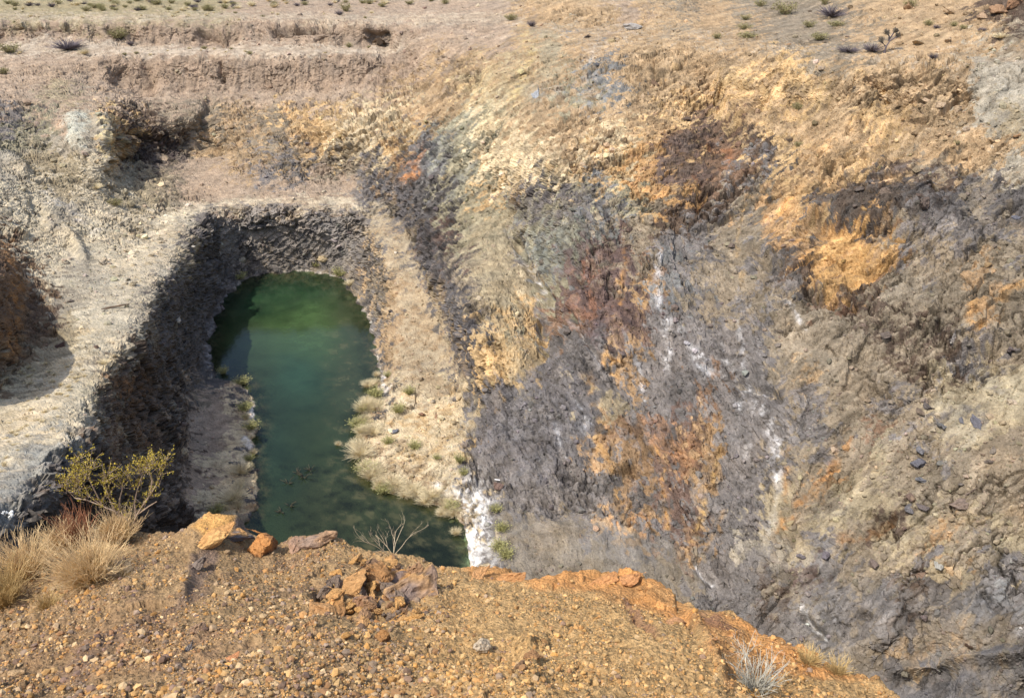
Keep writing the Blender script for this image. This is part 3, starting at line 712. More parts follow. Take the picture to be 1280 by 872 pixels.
# hollows and bulges seen in the photo: line, width px, metres
BUMP = [([(150, 185), (200, 180), (245, 172)], 18, -.9), ([(128, 150), (140, 200)], 9, .7), ([(90, 150), (100, 180)], 14, .6),
        ([(645, 300), (665, 340), (682, 370), (676, 440)], 5, -.7), ([(708, 388), (720, 412), (760, 460)], 4, -.5),
        ([(1012, 375), (1030, 382), (1060, 378)], 5, -.6), ([(1020, 270), (1060, 262), (1120, 262), (1160, 250)], 14, .7),
        ([(1015, 285), (1070, 290), (1130, 295)], 8, -.6), ([(945, 310), (965, 340), (980, 345)], 6, -.5),
        ([(1035, 300), (1090, 330)], 22, -.5), ([(820, 330), (860, 320)], 5, -.4), ([(878, 220), (872, 262)], 4, -.5),
        ([(930, 480), (965, 490), (975, 500)], 5, -.5), ([(255, 43), (285, 46)], 9, -1.5), ([(345, 37), (420, 35)], 6, -1.3), ([(465, 45), (478, 42)], 7, -1.4), ([(135, 38), (142, 42)], 4, -.8), ([(20, 35), (100, 36)], 4, -.6), ([(180, 80), (186, 98), (190, 110)], 8, -.9), ([(274, 75), (278, 100)], 3, -.7), ([(262, 128), (258, 150), (264, 175)], 6, -.8),
        ([(150, 95), (175, 108)], 10, -.6), ([(1190, 450), (1240, 440)], 6, -.8), ([(1185, 428), (1250, 420)], 8, .6),
        ([(770, 585), (785, 580), (790, 588)], 5, -.6), ([(830, 660), (800, 600)], 5, -.35), ([(1004, 770), (1028, 795)], 5, -.6),
        ([(1075, 765), (1085, 770)], 5, -.5), ([(870, 705), (890, 728)], 6, -.4), ([(1205, 808), (1220, 812)], 3, -.3),
        ([(60, 280), (90, 300), (105, 320)], 6, .5), ([(40, 255), (75, 285)], 5, -.4), ([(0, 195), (30, 215)], 6, .5), ([(905, 90), (935, 160)], 16, .7),
        ([(1080, 100), (1090, 140)], 14, .6), ([(1060, 150), (1150, 170)], 12, .5), ([(1120, 840), (1200, 826), (1300, 810)], 9, .6)]
for pl, wd, a in BUMP:
    d, _ = line_dist(pl, X + w3 * 6, Y + w3 * 6)
    disp += np.exp(-(d / wd) ** 2) * a
view = -p / np.linalg.norm(p, axis=1, keepdims=True)
face = np.clip((fl(Nb) * view).sum(1), 0, 1)
disp *= far_fade
n = fl(Nb).astype(F32)
P3 = p + n * disp[:, None]
# never let dry ground dip under the pond level
dry = ~inpond & (dpond > 2) & (P3[:, 2] < WZ + .06)
P3[dry, 2] = WZ + .06 + (P3[dry, 2] - WZ) * .05
# colour detail of the rock itself
tone = 1 + .40 * (R3 - .5) * np.clip(rough, 0, 1) + .34 * (R4 - .5) + .24 * (R2 - .5) * rough + .40 * brk + .25 * w3
hue = fbm(Q, 1.6, 4, 500, .6)
tone = tone * (1 + right * fbm(Qw * np.array([.35, 1, 1], F32), .5, 4, 515, .65) * .5)
col = col * np.clip(tone, .45, 1.8)[:, None]
col = col * (1 + np.stack([hue * .07, hue * .01, -hue * .06], -1))
crack = np.exp(-C2 * 16) * mask2 * np.clip(rough, 0, 1)
col *= (1 - .22 * crack)[:, None]
wet = np.where(inpond, 1, 0) * .45
col *= (1 - wet)[:, None]
col *= (1 - np.clip(ck * 1.1, 0, .5))[:, None]
col = np.clip(col * KAL, .015, .85)
nr, nc = PX.shape
PT = P3.reshape(nr, nc, 3)
CT = col.reshape(nr, nc, 3)
RT = rough.reshape(nr, nc)

def extend(P, Cc):
    """carry the sheet outwards to the horizon on every side"""
    steps = (6, 25, 90, 400, 3000)
    top = P[0]; d = top[:, :2] / np.linalg.norm(top[:, :2], axis=1, keepdims=True)
    rows, cr = [], []
    for s in reversed(steps):
        q = top.copy(); q[:, :2] += d * s; q[:, 2] = np.minimum(top[:, 2] + s * .004, -2.5); rows.append(q); cr.append(Cc[0])
    P = np.concatenate([np.array(rows), P]); Cc = np.concatenate([np.array(cr), Cc])
    for side in (0, -1):
        cols, cc = [], []
        for s in steps:
            q = P[:, side].copy(); q[:, 0] += s * (-1 if side == 0 else 1); cols.append(q[:, None]); cc.append(Cc[:, side][:, None])
        if side == 0:
            P = np.concatenate(cols[::-1] + [P], 1); Cc = np.concatenate(cc[::-1] + [Cc], 1)
        else:
            P = np.concatenate([P] + cols, 1); Cc = np.concatenate([Cc] + cc, 1)
    return P, Cc
PE, CE = extend(PT, CT)
nbm = P3[::97]
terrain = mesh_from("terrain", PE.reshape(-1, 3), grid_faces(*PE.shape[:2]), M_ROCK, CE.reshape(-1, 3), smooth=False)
tag(terrain, "terraced rock walls, benches and floor of an open desert mine pit", "terrain", kind="structure")

def on_pit(px, py):
    j = int(np.argmin(np.abs(xa - px))); i = int(np.argmin(np.abs(ya - py)))
    return PT[i, j], CT[i, j], RT[i, j]

# ------------------------------------------------------------------ water
def make_water():
    g = .16
    wx = np.arange(-27, 3, g); wy = np.arange(28, 78, g)
    WX, WY = np.meshgrid(wx, wy)
    P = np.stack([WX, WY, np.full_like(WX, WZ)], -1)
    a, b = project(P)
    d, _ = line_dist(POND, a, b, True)
    ins = in_poly(POND, a, b)
    d = np.where(ins, d, -d)
    q = P.reshape(-1, 3).astype(F32)
    n1 = fbm(q, 2.6, 4, 600, .6).reshape(a.shape); n2 = fbm(q, .9, 4, 610, .65).reshape(a.shape)
    n3 = fbm(q, .35, 4, 620, .65).reshape(a.shape)
    def blob(cx, cy, rx, ry): return np.exp(-(((a - cx + n1 * 20) / rx) ** 2 + ((b - cy + n1 * 20) / ry) ** 2))
    col = np.zeros(a.shape + (3,)) + np.array(lin((60, 82, 46)))
    def mixc(c, k):
        nonlocal col
        k = np.clip(k, 0, 1)[..., None]; col = col * (1 - k) + np.array(lin(c)) * k
    mixc((36, 78, 52), sstep(420, 370, b + n1 * 15))
    mixc((92, 132, 62), .95 * blob(385, 415, 60, 38))
    mixc((50, 100, 72), .7 * blob(375, 470, 34, 40))
    mixc((84, 94, 56), .7 * blob(440, 400, 28, 50))
    mixc((82, 96, 62), .75 * blob(445, 490, 30, 60))
    mixc((68, 80, 46), .85 * sstep(555, 620, b + n1 * 22) * sstep(330, 400, a))
    mixc((46, 76, 56), .7 * blob(345, 560, 30, 70))
    mixc((38, 52, 38), .75 * sstep(640, 690, b) * sstep(430, 500, a + n1 * 25))
    mixc((128, 122, 74), .55 * sstep(.0, .35, n2 * .6 + n3 * .6) * sstep(385, 440, a) * sstep(380, 430, b))
    mixc((124, 116, 72), .7 * sstep(-.1, .3, n2 * .5 + n3 * .6) * sstep(26, 2, d))
    mixc((24, 32, 26), .55 * sstep(.0, .35, -n2 * .6 - n3 * .5) * sstep(540, 600, b))
    yl = col @ np.array([.3, .6, .1]); col = (yl[..., None] + (col - yl[..., None]) * .78) * .50
    col *= (1 + n1 * .45 + n2 * .3)[..., None]
    dep = sstep(0, 26, d + n2 * 8)
    keep = d > -14
    idx = -np.ones(a.size, int); kf = keep.ravel()
    idx[kf] = np.arange(kf.sum())
    f = grid_faces(*a.shape)
    f = f[kf[f].all(1)]
    f = idx[f]
    m = bpy.data.materials.new("pond_water"); m.use_nodes = True
    nt = m.node_tree; N = nt.nodes; K = nt.links
    N.remove(N["Principled BSDF"]); out = N["Material Output"]
    at = N.new("ShaderNodeAttribute"); at.attribute_name = "Col"
    dif = N.new("ShaderNodeBsdfDiffuse"); K.new(at.outputs["Color"], dif.inputs[0])
    tr = N.new("ShaderNodeBsdfTransparent"); tr.inputs[0].default_value = (.62, .74, .55, 1)
    mp = N.new("ShaderNodeMapRange"); mp.inputs[3].default_value = .35; mp.inputs[4].default_value = .88
    K.new(at.outputs["Alpha"], mp.inputs[0])
    mx = N.new("ShaderNodeMixShader"); K.new(mp.outputs[0], mx.inputs[0]); K.new(tr.outputs[0], mx.inputs[1]); K.new(dif.outputs[0], mx.inputs[2])
    gl = N.new("ShaderNodeBsdfGlossy"); gl.inputs["Roughness"].default_value = .03
    fr = N.new("ShaderNodeFresnel"); fr.inputs[0].default_value = 1.33
    no = N.new("ShaderNodeTexNoise"); no.inputs["Scale"].default_value = 4.5; no.inputs["Detail"].default_value = 3
    tc = N.new("ShaderNodeTexCoord"); K.new(tc.outputs["Object"], no.inputs["Vector"])
    bp = N.new("ShaderNodeBump"); bp.inputs["Strength"].default_value = .12; bp.inputs["Distance"].default_value = .05
    K.new(no.outputs[0], bp.inputs["Height"]); K.new(bp.outputs[0], gl.inputs["Normal"]); K.new(bp.outputs[0], fr.inputs["Normal"])
    m2 = N.new("ShaderNodeMixShader"); K.new(fr.outputs[0], m2.inputs[0]); K.new(mx.outputs[0], m2.inputs[1]); K.new(gl.outputs[0], m2.inputs[2])
    K.new(m2.outputs[0], out.inputs["Surface"])
    c4 = np.concatenate([col.reshape(-1, 3), dep.reshape(-1, 1)], 1)[kf]
    o = mesh_from("water", q[kf], f, m, c4, flip=True)
    tag(o, "still green pond at the bottom of the pit", "water", kind="structure")
make_water()

# ------------------------------------------------------------------ near ledge the photographer stands on
EDGE = [(-400, 800), (-100, 762), (0, 742), (40, 700), (90, 672), (150, 662), (200, 663), (240, 664), (262, 655), (300, 655), (340, 684), (362, 668), (410, 656), (436, 684),
        (460, 692), (490, 694), (520, 698), (543, 706), (570, 704), (640, 704), (652, 716), (700, 714), (740, 710), (784, 707), (800, 712), (828, 722), (850, 742),
        (880, 758), (910, 764), (950, 792), (1000, 818), (1040, 834), (1080, 848), (1130, 874), (1250, 930), (1600, 1080)]
FCT = np.array([(x, y - 2, z) for x, y, z in [(-400, 800, -4.7), (-100, 762, -4.7), (0, 742, -4.7), (90, 672, -4.9), (200, 663, -4.75), (280, 650, -4.55), (345, 684, -4.75), (410, 654, -4.55), (440, 690, -4.75), (540, 706, -4.75),
                (640, 704, -4.6), (740, 710, -4.6), (790, 707, -4.5), (850, 742, -4.5), (910, 764, -4.45), (1000, 818, -4.4), (1080, 848, -4.35), (1250, 930, -4.2), (1600, 1080, -3.9),
                (0, 872, -3.3), (300, 872, -3.1), (640, 872, -3.1), (900, 872, -3.35), (1100, 900, -3.9), (1250, 1000, -3.8), (-400, 900, -3.6),
                (-400, 1100, -2.8), (0, 1100, -2.5), (640, 1100, -2.4), (1250, 1100, -3.3), (640, 780, -3.85), (400, 780, -3.75), (150, 780, -3.9), (850, 800, -3.9), (950, 850, -3.95), (750, 740, -4.3)]])
fgx = np.arange(-400, 1601, 12.0); fgy = np.arange(560, 1101, 8.0)
FZ = rbf(FCT, fgx, fgy)
def edge_y(x):
    return np.interp(x, [e[0] for e in EDGE], [e[1] for e in EDGE])
fxa = np.concatenate([np.arange(-400, -20, 7.0), np.arange(-20, 1302, 1.9), np.arange(1310, 1601, 9.0)])
s = np.concatenate([np.linspace(0, .12, 12)[:-1], np.linspace(.12, 1, 300)])
ex = edge_y(fxa) + (vnoise(np.stack([fxa / 9, fxa * 0, fxa * 0], -1).astype(F32), 3) * 1.2 + vnoise(np.stack([fxa / 3.5, fxa * 0, fxa * 0], -1).astype(F32), 5) * .5)
s = s[:, None]
FX = np.broadcast_to(fxa[None, :], (len(s), len(fxa)))
FY = 1100 * (1 - s) + ex[None, :] * s
FZv = bilerp(FZ, fgx, fgy, FX, FY)
PF = unproj(FX, FY, FZv)
NF = grid_normals(PF); NF = np.stack([blur(NF[..., k], 4) for k in range(3)], -1); NF /= np.linalg.norm(NF, axis=-1, keepdims=True)
pf = fl(PF).astype(F32); fX, fY = fl(FX), fl(FY)
f1 = fbm(pf, .45, 4, 700, .55); f2 = fbm(pf, .12, 4, 701, .6); f3 = fbm(pf, .45, 4, 702, .55)
v1, c1, r1 = facets(pf + f1[:, None] * .05, .30, 21)
v2, c2, r2 = facets(pf, .055, 22)
v3, c3, r3 = facets(pf, .022, 23)
hard = np.zeros(len(pf))
HARD = [([(225, 700), (245, 665), (280, 652), (310, 655), (350, 682), (330, 700), (260, 730), (232, 740)], 8, 1), ([(345, 680), (365, 666), (410, 652), (428, 680), (380, 690)], 6, .6),
        ([(655, 716), (700, 708), (790, 702), (830, 718), (870, 750), (930, 770), (960, 800), (950, 852), (900, 852), (905, 790), (870, 770), (800, 752), (740, 738), (670, 735)], 6, .8),
        ([(385, 712), (430, 690), (500, 690), (548, 715), (540, 745), (470, 775), (400, 750)], 8, .7), ([(60, 850), (110, 790), (190, 740), (260, 715), (300, 740), (200, 770), (130, 810), (90, 860)], 7, .45),
        ([(570, 703), (645, 700), (665, 720), (600, 722)], 4, .6), ([(940, 770), (1010, 800), (1070, 845), (1000, 840)], 6, .4)]
for poly, sf, a in HARD:
    hard = np.maximum(hard, soft_poly(poly, fX + f1 * 10, fY + f3 * 10, sf) * a)
lump = fbm(pf, .9, 3, 705)
fd = lump * .10 + f1 * .05 + v1 * .018 * hard + v1 * .012 - np.exp(-c1 * 10) * .008 * hard + f2 * .016 + v2 * .014 * (1 - hard * .6) + v3 * .006 * (1 - hard * .7)
FB = [([(246, 675), (262, 662), (290, 658)], 14, .10), ([(330, 675), (342, 690)], 9, .05), ([(230, 735), (240, 700)], 7, .04), ([(400, 740), (450, 760), (500, 765)], 9, -.10), ([(520, 735), (545, 742)], 8, .03),
      ([(660, 800), (665, 850)], 12, .05), ([(560, 810), (600, 800)], 14, .04), ([(785, 745), (800, 780), (825, 815)], 4, -.05), ([(865, 765), (872, 800), (900, 845)], 7, .06), ([(860, 770), (866, 800)], 4, -.06),
      ([(110, 800), (180, 760)], 8, .03), ([(940, 800), (960, 830)], 10, -.05)]
for pl, wd, a in FB:
    d, _ = line_dist(pl, fX, fY); fd += np.exp(-(d / wd) ** 2) * a
PFd = pf + fl(NF).astype(F32) * fd[:, None]
# colours
t = sstep(300, 700, fX + f1 * 90)[:, None]
fc = np.array(lin((172, 142, 102))) * (1 - t) + np.array(lin((196, 160, 108))) * t
def fmix(poly, c, sf, a, wob=16):
    global fc
    k = (soft_poly(poly, fX + f1 * wob, fY + f3 * wob, sf) * a * np.clip(.9 + f2 * .6, .3, 1))[:, None]
    fc = fc * (1 - k) + np.array(lin(c)) * k
fmix([(-50, 860), (60, 770), (190, 740), (240, 780), (330, 800), (260, 870)], (150, 116, 86), 25, .5, 40)
fmix([(655, 716), (700, 706), (790, 700), (830, 718), (870, 750), (930, 768), (1010, 800), (1100, 850), (960, 852), (905, 790), (870, 770), (800, 748), (740, 736), (670, 733)], (214, 150, 84), 6, .85)
fmix([(860, 765), (910, 775), (955, 850), (905, 860), (870, 810)], (196, 136, 80), 6, .7)
fmix([(872, 752), (900, 765), (930, 790), (915, 795), (885, 775)], (136, 104, 92), 3, .7, 8)
fmix([(776, 732), (796, 740), (806, 775), (830, 812), (820, 815), (790, 780)], (166, 124, 96), 4, .8, 8)
fmix([(232, 735), (236, 700), (262, 680), (275, 690), (255, 720), (240, 745)], (130, 110, 98), 4, .85, 8)
fmix([(244, 672), (262, 658), (290, 652), (296, 668), (262, 680)], (222, 168, 92), 4, .85, 8)
fmix([(287, 668), (300, 654), (318, 655), (305, 672)], (116, 106, 104), 3, .85, 6)
fmix([(60, 850), (120, 798), (200, 756), (260, 722), (268, 735), (205, 772), (130, 812), (100, 850)], (132, 108, 92), 5, .7, 14)
fmix([(345, 680), (365, 666), (410, 654), (420, 668), (380, 676)], (160, 128, 108), 5, .6, 8)
fmix([(520, 800), (600, 790), (700, 830), (720, 880), (500, 880)], (206, 166, 108), 20, .5, 30)
fmix([(560, 702), (645, 700), (660, 716), (600, 722)], (206, 146, 84), 4, .7, 8)
ft = 1 + .35 * (r2 - .5) + .35 * (r3 - .5) * (1 - hard) + .2 * f2 + .14 * (r1 - .5) + .12 * f1
pur = sstep(.12, .4, fbm(pf, .35, 4, 730, .6)) * sstep(560, 380, fX) * .3
fc = fc * (1 - pur[:, None]) + np.array(lin((122, 94, 84))) * pur[:, None]
yl = fc @ np.array([.3, .6, .1]); fc = (yl[:, None] + (fc - yl[:, None]) * .93) * 1.04 * np.array([1.02, 1.0, .96])
fc = np.clip(fc * np.clip(ft, .5, 1.6)[:, None] * KAL * 1.1, .02, .8)
PFg = PFd.reshape(len(s), len(fxa), 3); CFg = fc.reshape(len(s), len(fxa), 3)
def ledge():
    P, Cc = PFg, CFg
    e = P[-1]; rows = []; cr = []
    q0 = vnoise(np.stack([e[:, 0] * 1.1, e[:, 0] * 0, e[:, 0] * 0], -1).astype(F32), 8)
    for dy, dz in ((.04, -.05), (.12, -.25), (.25, -.8), (.5, -2), (1.2, -5), (2.5, -10), (5, -18), (9, -27)):
        q = e.copy(); q[:, 1] += dy * (1 + .3 * q0); q[:, 2] += dz; rows.append(q); cr.append(Cc[-1] * .95)
    P = np.concatenate([P, np.array(rows)]); Cc = np.concatenate([Cc, np.array(cr)])
    b0 = P[0]; rows = []
    for st in (3000, 300, 60, 15, 4, 1):
        q = b0.copy(); q[:, 1] -= st; q[:, 2] += min(st, 15) * .03; rows.append(q)
    P = np.concatenate([np.array(rows), P]); Cc = np.concatenate([np.repeat(Cc[:1], 6, 0), Cc])
    for side in (0, -1):
        cols = []
        st = (1, 4, 15, 60, 300, 3000)
        for k in st:
            q = P[:, side].copy(); q[:, 0] += k * (-1 if side == 0 else 1); cols.append(q[:, None])
        cc = np.repeat(Cc[:, side][:, None], 6, 1)
        if side == 0: P = np.concatenate(cols[::-1] + [P], 1); Cc = np.concatenate([cc, Cc], 1)
        else: P = np.concatenate([P] + cols, 1); Cc = np.concatenate([Cc, cc], 1)
    o = mesh_from("ground", P.reshape(-1, 3), grid_faces(*P.shape[:2]), M_FORE, Cc.reshape(-1, 3))
    tag(o, "orange gravel ledge at the near edge of the pit", "ground", kind="structure")
ledge()

def on_ledge(px, py):
    j = int(np.argmin(np.abs(fxa - px)))
    ey = ex[j]
    sv = np.clip((1100 - py) / (1100 - ey), 0, 1)
    i = int(np.argmin(np.abs(s[:, 0] - sv)))
    return PFg[i, j], CFg[i, j]

# ------------------------------------------------------------------ loose stones
rng = np.random.default_rng(7)
def ico():
    t = (1 + 5 ** .5) / 2
    v = np.array([(-1, t, 0), (1, t, 0), (-1, -t, 0), (1, -t, 0), (0, -1, t), (0, 1, t), (0, -1, -t), (0, 1, -t), (t, 0, -1), (t, 0, 1), (-t, 0, -1), (-t, 0, 1)], float)
    v /= np.linalg.norm(v[0])
    f = np.array([(0, 11, 5), (0, 5, 1), (0, 1, 7), (0, 7, 10), (0, 10, 11), (1, 5, 9), (5, 11, 4), (11, 10, 2), (10, 7, 6), (7, 1, 8), (3, 9, 4), (3, 4, 2), (3, 2, 6), (3, 6, 8), (3, 8, 9), (4, 9, 5), (2, 4, 11), (6, 2, 10), (8, 6, 7), (9, 8, 1)])
    return v, f
IV, IF = ico()
def rand_rot(n):
    q = rng.normal(size=(n, 4)); q /= np.linalg.norm(q, axis=1, keepdims=True)
    w, x, y, z = q.T
    return np.stack([np.stack([1 - 2 * (y * y + z * z), 2 * (x * y - z * w), 2 * (x * z + y * w)], -1),
                     np.stack([2 * (x * y + z * w), 1 - 2 * (x * x + z * z), 2 * (y * z - x * w)], -1),
                     np.stack([2 * (x * z - y * w), 2 * (y * z + x * w), 1 - 2 * (x * x + y * y)], -1)], 1)
def stones_mesh(name, pos, size, colr, mat):
    n = len(pos)
    base = IV[None] * (1 + rng.uniform(-.28, .28, (n, 12, 1)))
    base = base * rng.uniform(.55, 1.0, (n, 1, 3))
    v = np.einsum('nij,nkj->nki', rand_rot(n), base)
    v[..., 2] *= .8
    v = v * size[:, None, None] + pos[:, None, :]
    f = (IF[None] + (np.arange(n) * 12)[:, None, None]).reshape(-1, 3)
    c = np.repeat(colr[:, None], 12, 1).reshape(-1, 3)
    return mesh_from(name, v.reshape(-1, 3), f, mat, c, smooth=False)

# ledge gravel
N1 = 130000
gxp = rng.uniform(-250, 1450, N1); gey = np.interp(gxp, fxa, ex)
gyp = gey + 2 + rng.uniform(0, 1, N1) ** .9 * (1000 - gey)
jj = np.clip(np.searchsorted(fxa, gxp), 0, len(fxa) - 1)
sv = np.clip((1100 - gyp) / (1100 - gey), 0, 1)
ii = np.clip(np.searchsorted(s[:, 0], sv), 0, len(s) - 1)
pos = PFg[ii, jj]
hd = hard.reshape(len(s), len(fxa))[ii, jj]
den = fbm(pos.astype(F32), .35, 3, 801)
keep = (rng.uniform(0, 1, N1) > hd * .85) & (rng.uniform(-1, 1, N1) * .35 < den * 1.5 + .30)
pos, gxp, gyp = pos[keep], gxp[keep], gyp[keep]
n1 = len(pos)
size = .0040 * (1 + rng.pareto(2.3, n1)); size = np.minimum(size, .027) * np.where(gxp > 560, .85, 1.1)
warm = np.array([lin(c) for c in [(206, 160, 96), (214, 176, 118), (188, 140, 84), (170, 126, 88), (132, 108, 98), (216, 186, 142), (202, 148, 76), (150, 132, 118), (178, 152, 120)]])
pick = rng.integers(0, 9, n1); pick = np.where((gxp > 560) & (rng.uniform(0, 1, n1) < .6), rng.integers(0, 3, n1), pick)
yl = warm @ np.array([.3, .6, .1]); warm = (yl[:, None] + (warm - yl[:, None]) * .92) * np.array([1.03, 1.01, .96])
cst = warm[pick] * rng.uniform(.65, 1.5, (n1, 1)) * KAL
loc = CFg[ii, jj][keep]
cst = cst * .86 + loc * .22
pos = pos + np.array([0, 0, 1]) * (size * .25)[:, None]
o = stones_mesh("gravel", pos, size, cst, M_STONE)
tag(o, "fine orange and tan gravel strewn over the near ledge", "gravel", kind="stuff")

# rubble in the pit
N2 = 52000
rxp = rng.uniform(-60, 1340, N2); ryp = rng.uniform(5, 868, N2)
jj = np.clip(np.searchsorted(xa, rxp), 0, nc - 1); ii = np.clip(np.searchsorted(ya, ryp), 0, nr - 1)
pos = PT[ii, jj]; loc = CT[ii, jj]
clus = fbm(pos.astype(F32), 2.5, 4, 820, .6)
dens = .30 + .8 * clus
def boost(poly, a, sf=12):
    global dens
    dens = dens + soft_poly(poly, rxp, ryp, sf) * a
boost([(470, 490), (585, 480), (582, 560), (560, 600), (500, 610), (455, 590), (462, 540)], 1.2)
boost([(170, 265), (230, 262), (190, 330), (160, 360), (120, 340)], .8)
boost([(500, 400), (590, 470), (520, 500), (490, 470)], .4)
boost([(585, 430), (680, 400), (670, 440), (620, 440)], .5)
boost([(1000, 500), (1280, 470), (1280, 700), (1050, 740)], .35)
boost([(85, 330), (165, 345), (170, 375), (90, 370)], .7)
boost([(640, 640), (860, 690), (800, 760), (640, 740)], -.1)
boost([(-60, 470), (140, 430), (60, 580), (-60, 660)], -.35)
boost([(270, 245), (450, 246), (450, 258), (270, 256)], -.5, 3)
keep = (rng.uniform(0, 1, N2) < dens) & ~in_poly(POND, rxp, ryp) & (pos[:, 2] > WZ + .03)
pos, loc, rxp, ryp = pos[keep], loc[keep], rxp[keep], ryp[keep]
n2 = len(pos)
size = .05 * (1 + rng.pareto(2.6, n2)); size = np.minimum(size, .30) * np.clip(np.linalg.norm(pos, axis=1) / 60, .6, 1.3)
size *= np.where(soft_poly([(-60, 480), (140, 430), (60, 600), (-60, 680)], rxp, ryp, 8) > .5, .5, 1)
cst = loc * rng.uniform(.75, 1.4, (n2, 1)) * (1 + rng.uniform(-.06, .06, (n2, 3)))
pos = pos + np.array([0, 0, 1]) * (size * .2)[:, None]
o = stones_mesh("rubble", pos, size, np.clip(cst, .03, .8), M_ROCK)
tag(o, "broken rock rubble scattered down the pit walls and benches", "rubble", kind="stuff")

# ------------------------------------------------------------------ boulders as things
def rock_mesh(seed, flat=.75, sub=3, sharp=1.0):
    r = random.Random(seed)
    bm = bmesh.new()
    for _ in range(r.randint(11, 16)):
        v = Vector((r.gauss(0, 1), r.gauss(0, 1), r.gauss(0, 1))).normalized() * r.uniform(.82, 1.05)
        bm.verts.new((v.x, v.y * .85, v.z * flat))
    res = bmesh.ops.convex_hull(bm, input=bm.verts[:])
    bmesh.ops.delete(bm, geom=[g for g in res['geom_interior'] if isinstance(g, bmesh.types.BMVert)], context='VERTS')
    bmesh.ops.bevel(bm, geom=bm.edges[:], offset=.05, segments=1, affect='EDGES', profile=.6)
    bmesh.ops.triangulate(bm, faces=bm.faces[:])
    for _ in range(sub):
        es = [e for e in bm.edges if e.calc_length() > .16]
        if not es: break
        bmesh.ops.subdivide_edges(bm, edges=es, cuts=1)
        bmesh.ops.triangulate(bm, faces=bm.faces[:])
    bm.verts.ensure_lookup_table()
    co = np.array([v.co[:] for v in bm.verts], F32)
    nn = np.array([v.normal[:] for v in bm.verts], F32)
    bm.normal_update()
    d = fbm(co + seed * 7.3, .5, 4, seed, .6) * .09
    v, c, rr = facets(co + seed * 3.1, .55, seed)
    d = d + v * .10 - np.exp(-c * 12) * .05
    co = co + nn * d[:, None]
    f = np.array([[v.index for v in fc.verts] for fc in bm.faces], np.int32)
    bm.free()
    return co, f, rr
ROCKS = [rock_mesh(k, flat=(.6, .75, .9)[k % 3]) for k in range(9)]
def boulder(name, pos, size, c, label, cat, group=None, k=0, rot=(0, 0, 0), c2=None, scl=(1, 1, 1), mat=None):
    co, f, rr = ROCKS[k % 9]
    base = tonec(c, .85) * KAL * 1.2
    colr = base * (1 + .25 * (rr[:, None] - .5))
    if c2 is not None:
        kk = sstep(-.1, .25, fbm(co + k * 5.0 + size * 3, .9, 3, k + 40))[:, None]
        colr = colr * (1 - kk) + tonec(c2, .85) * KAL * 1.2 * kk
    o = mesh_from(name, co, f, mat or M_BOULD, colr, smooth=False)
    o.location = pos; o.scale = (size * scl[0], size * scl[1], size * scl[2]); o.rotation_euler = rot
    return tag(o, label, cat, group)

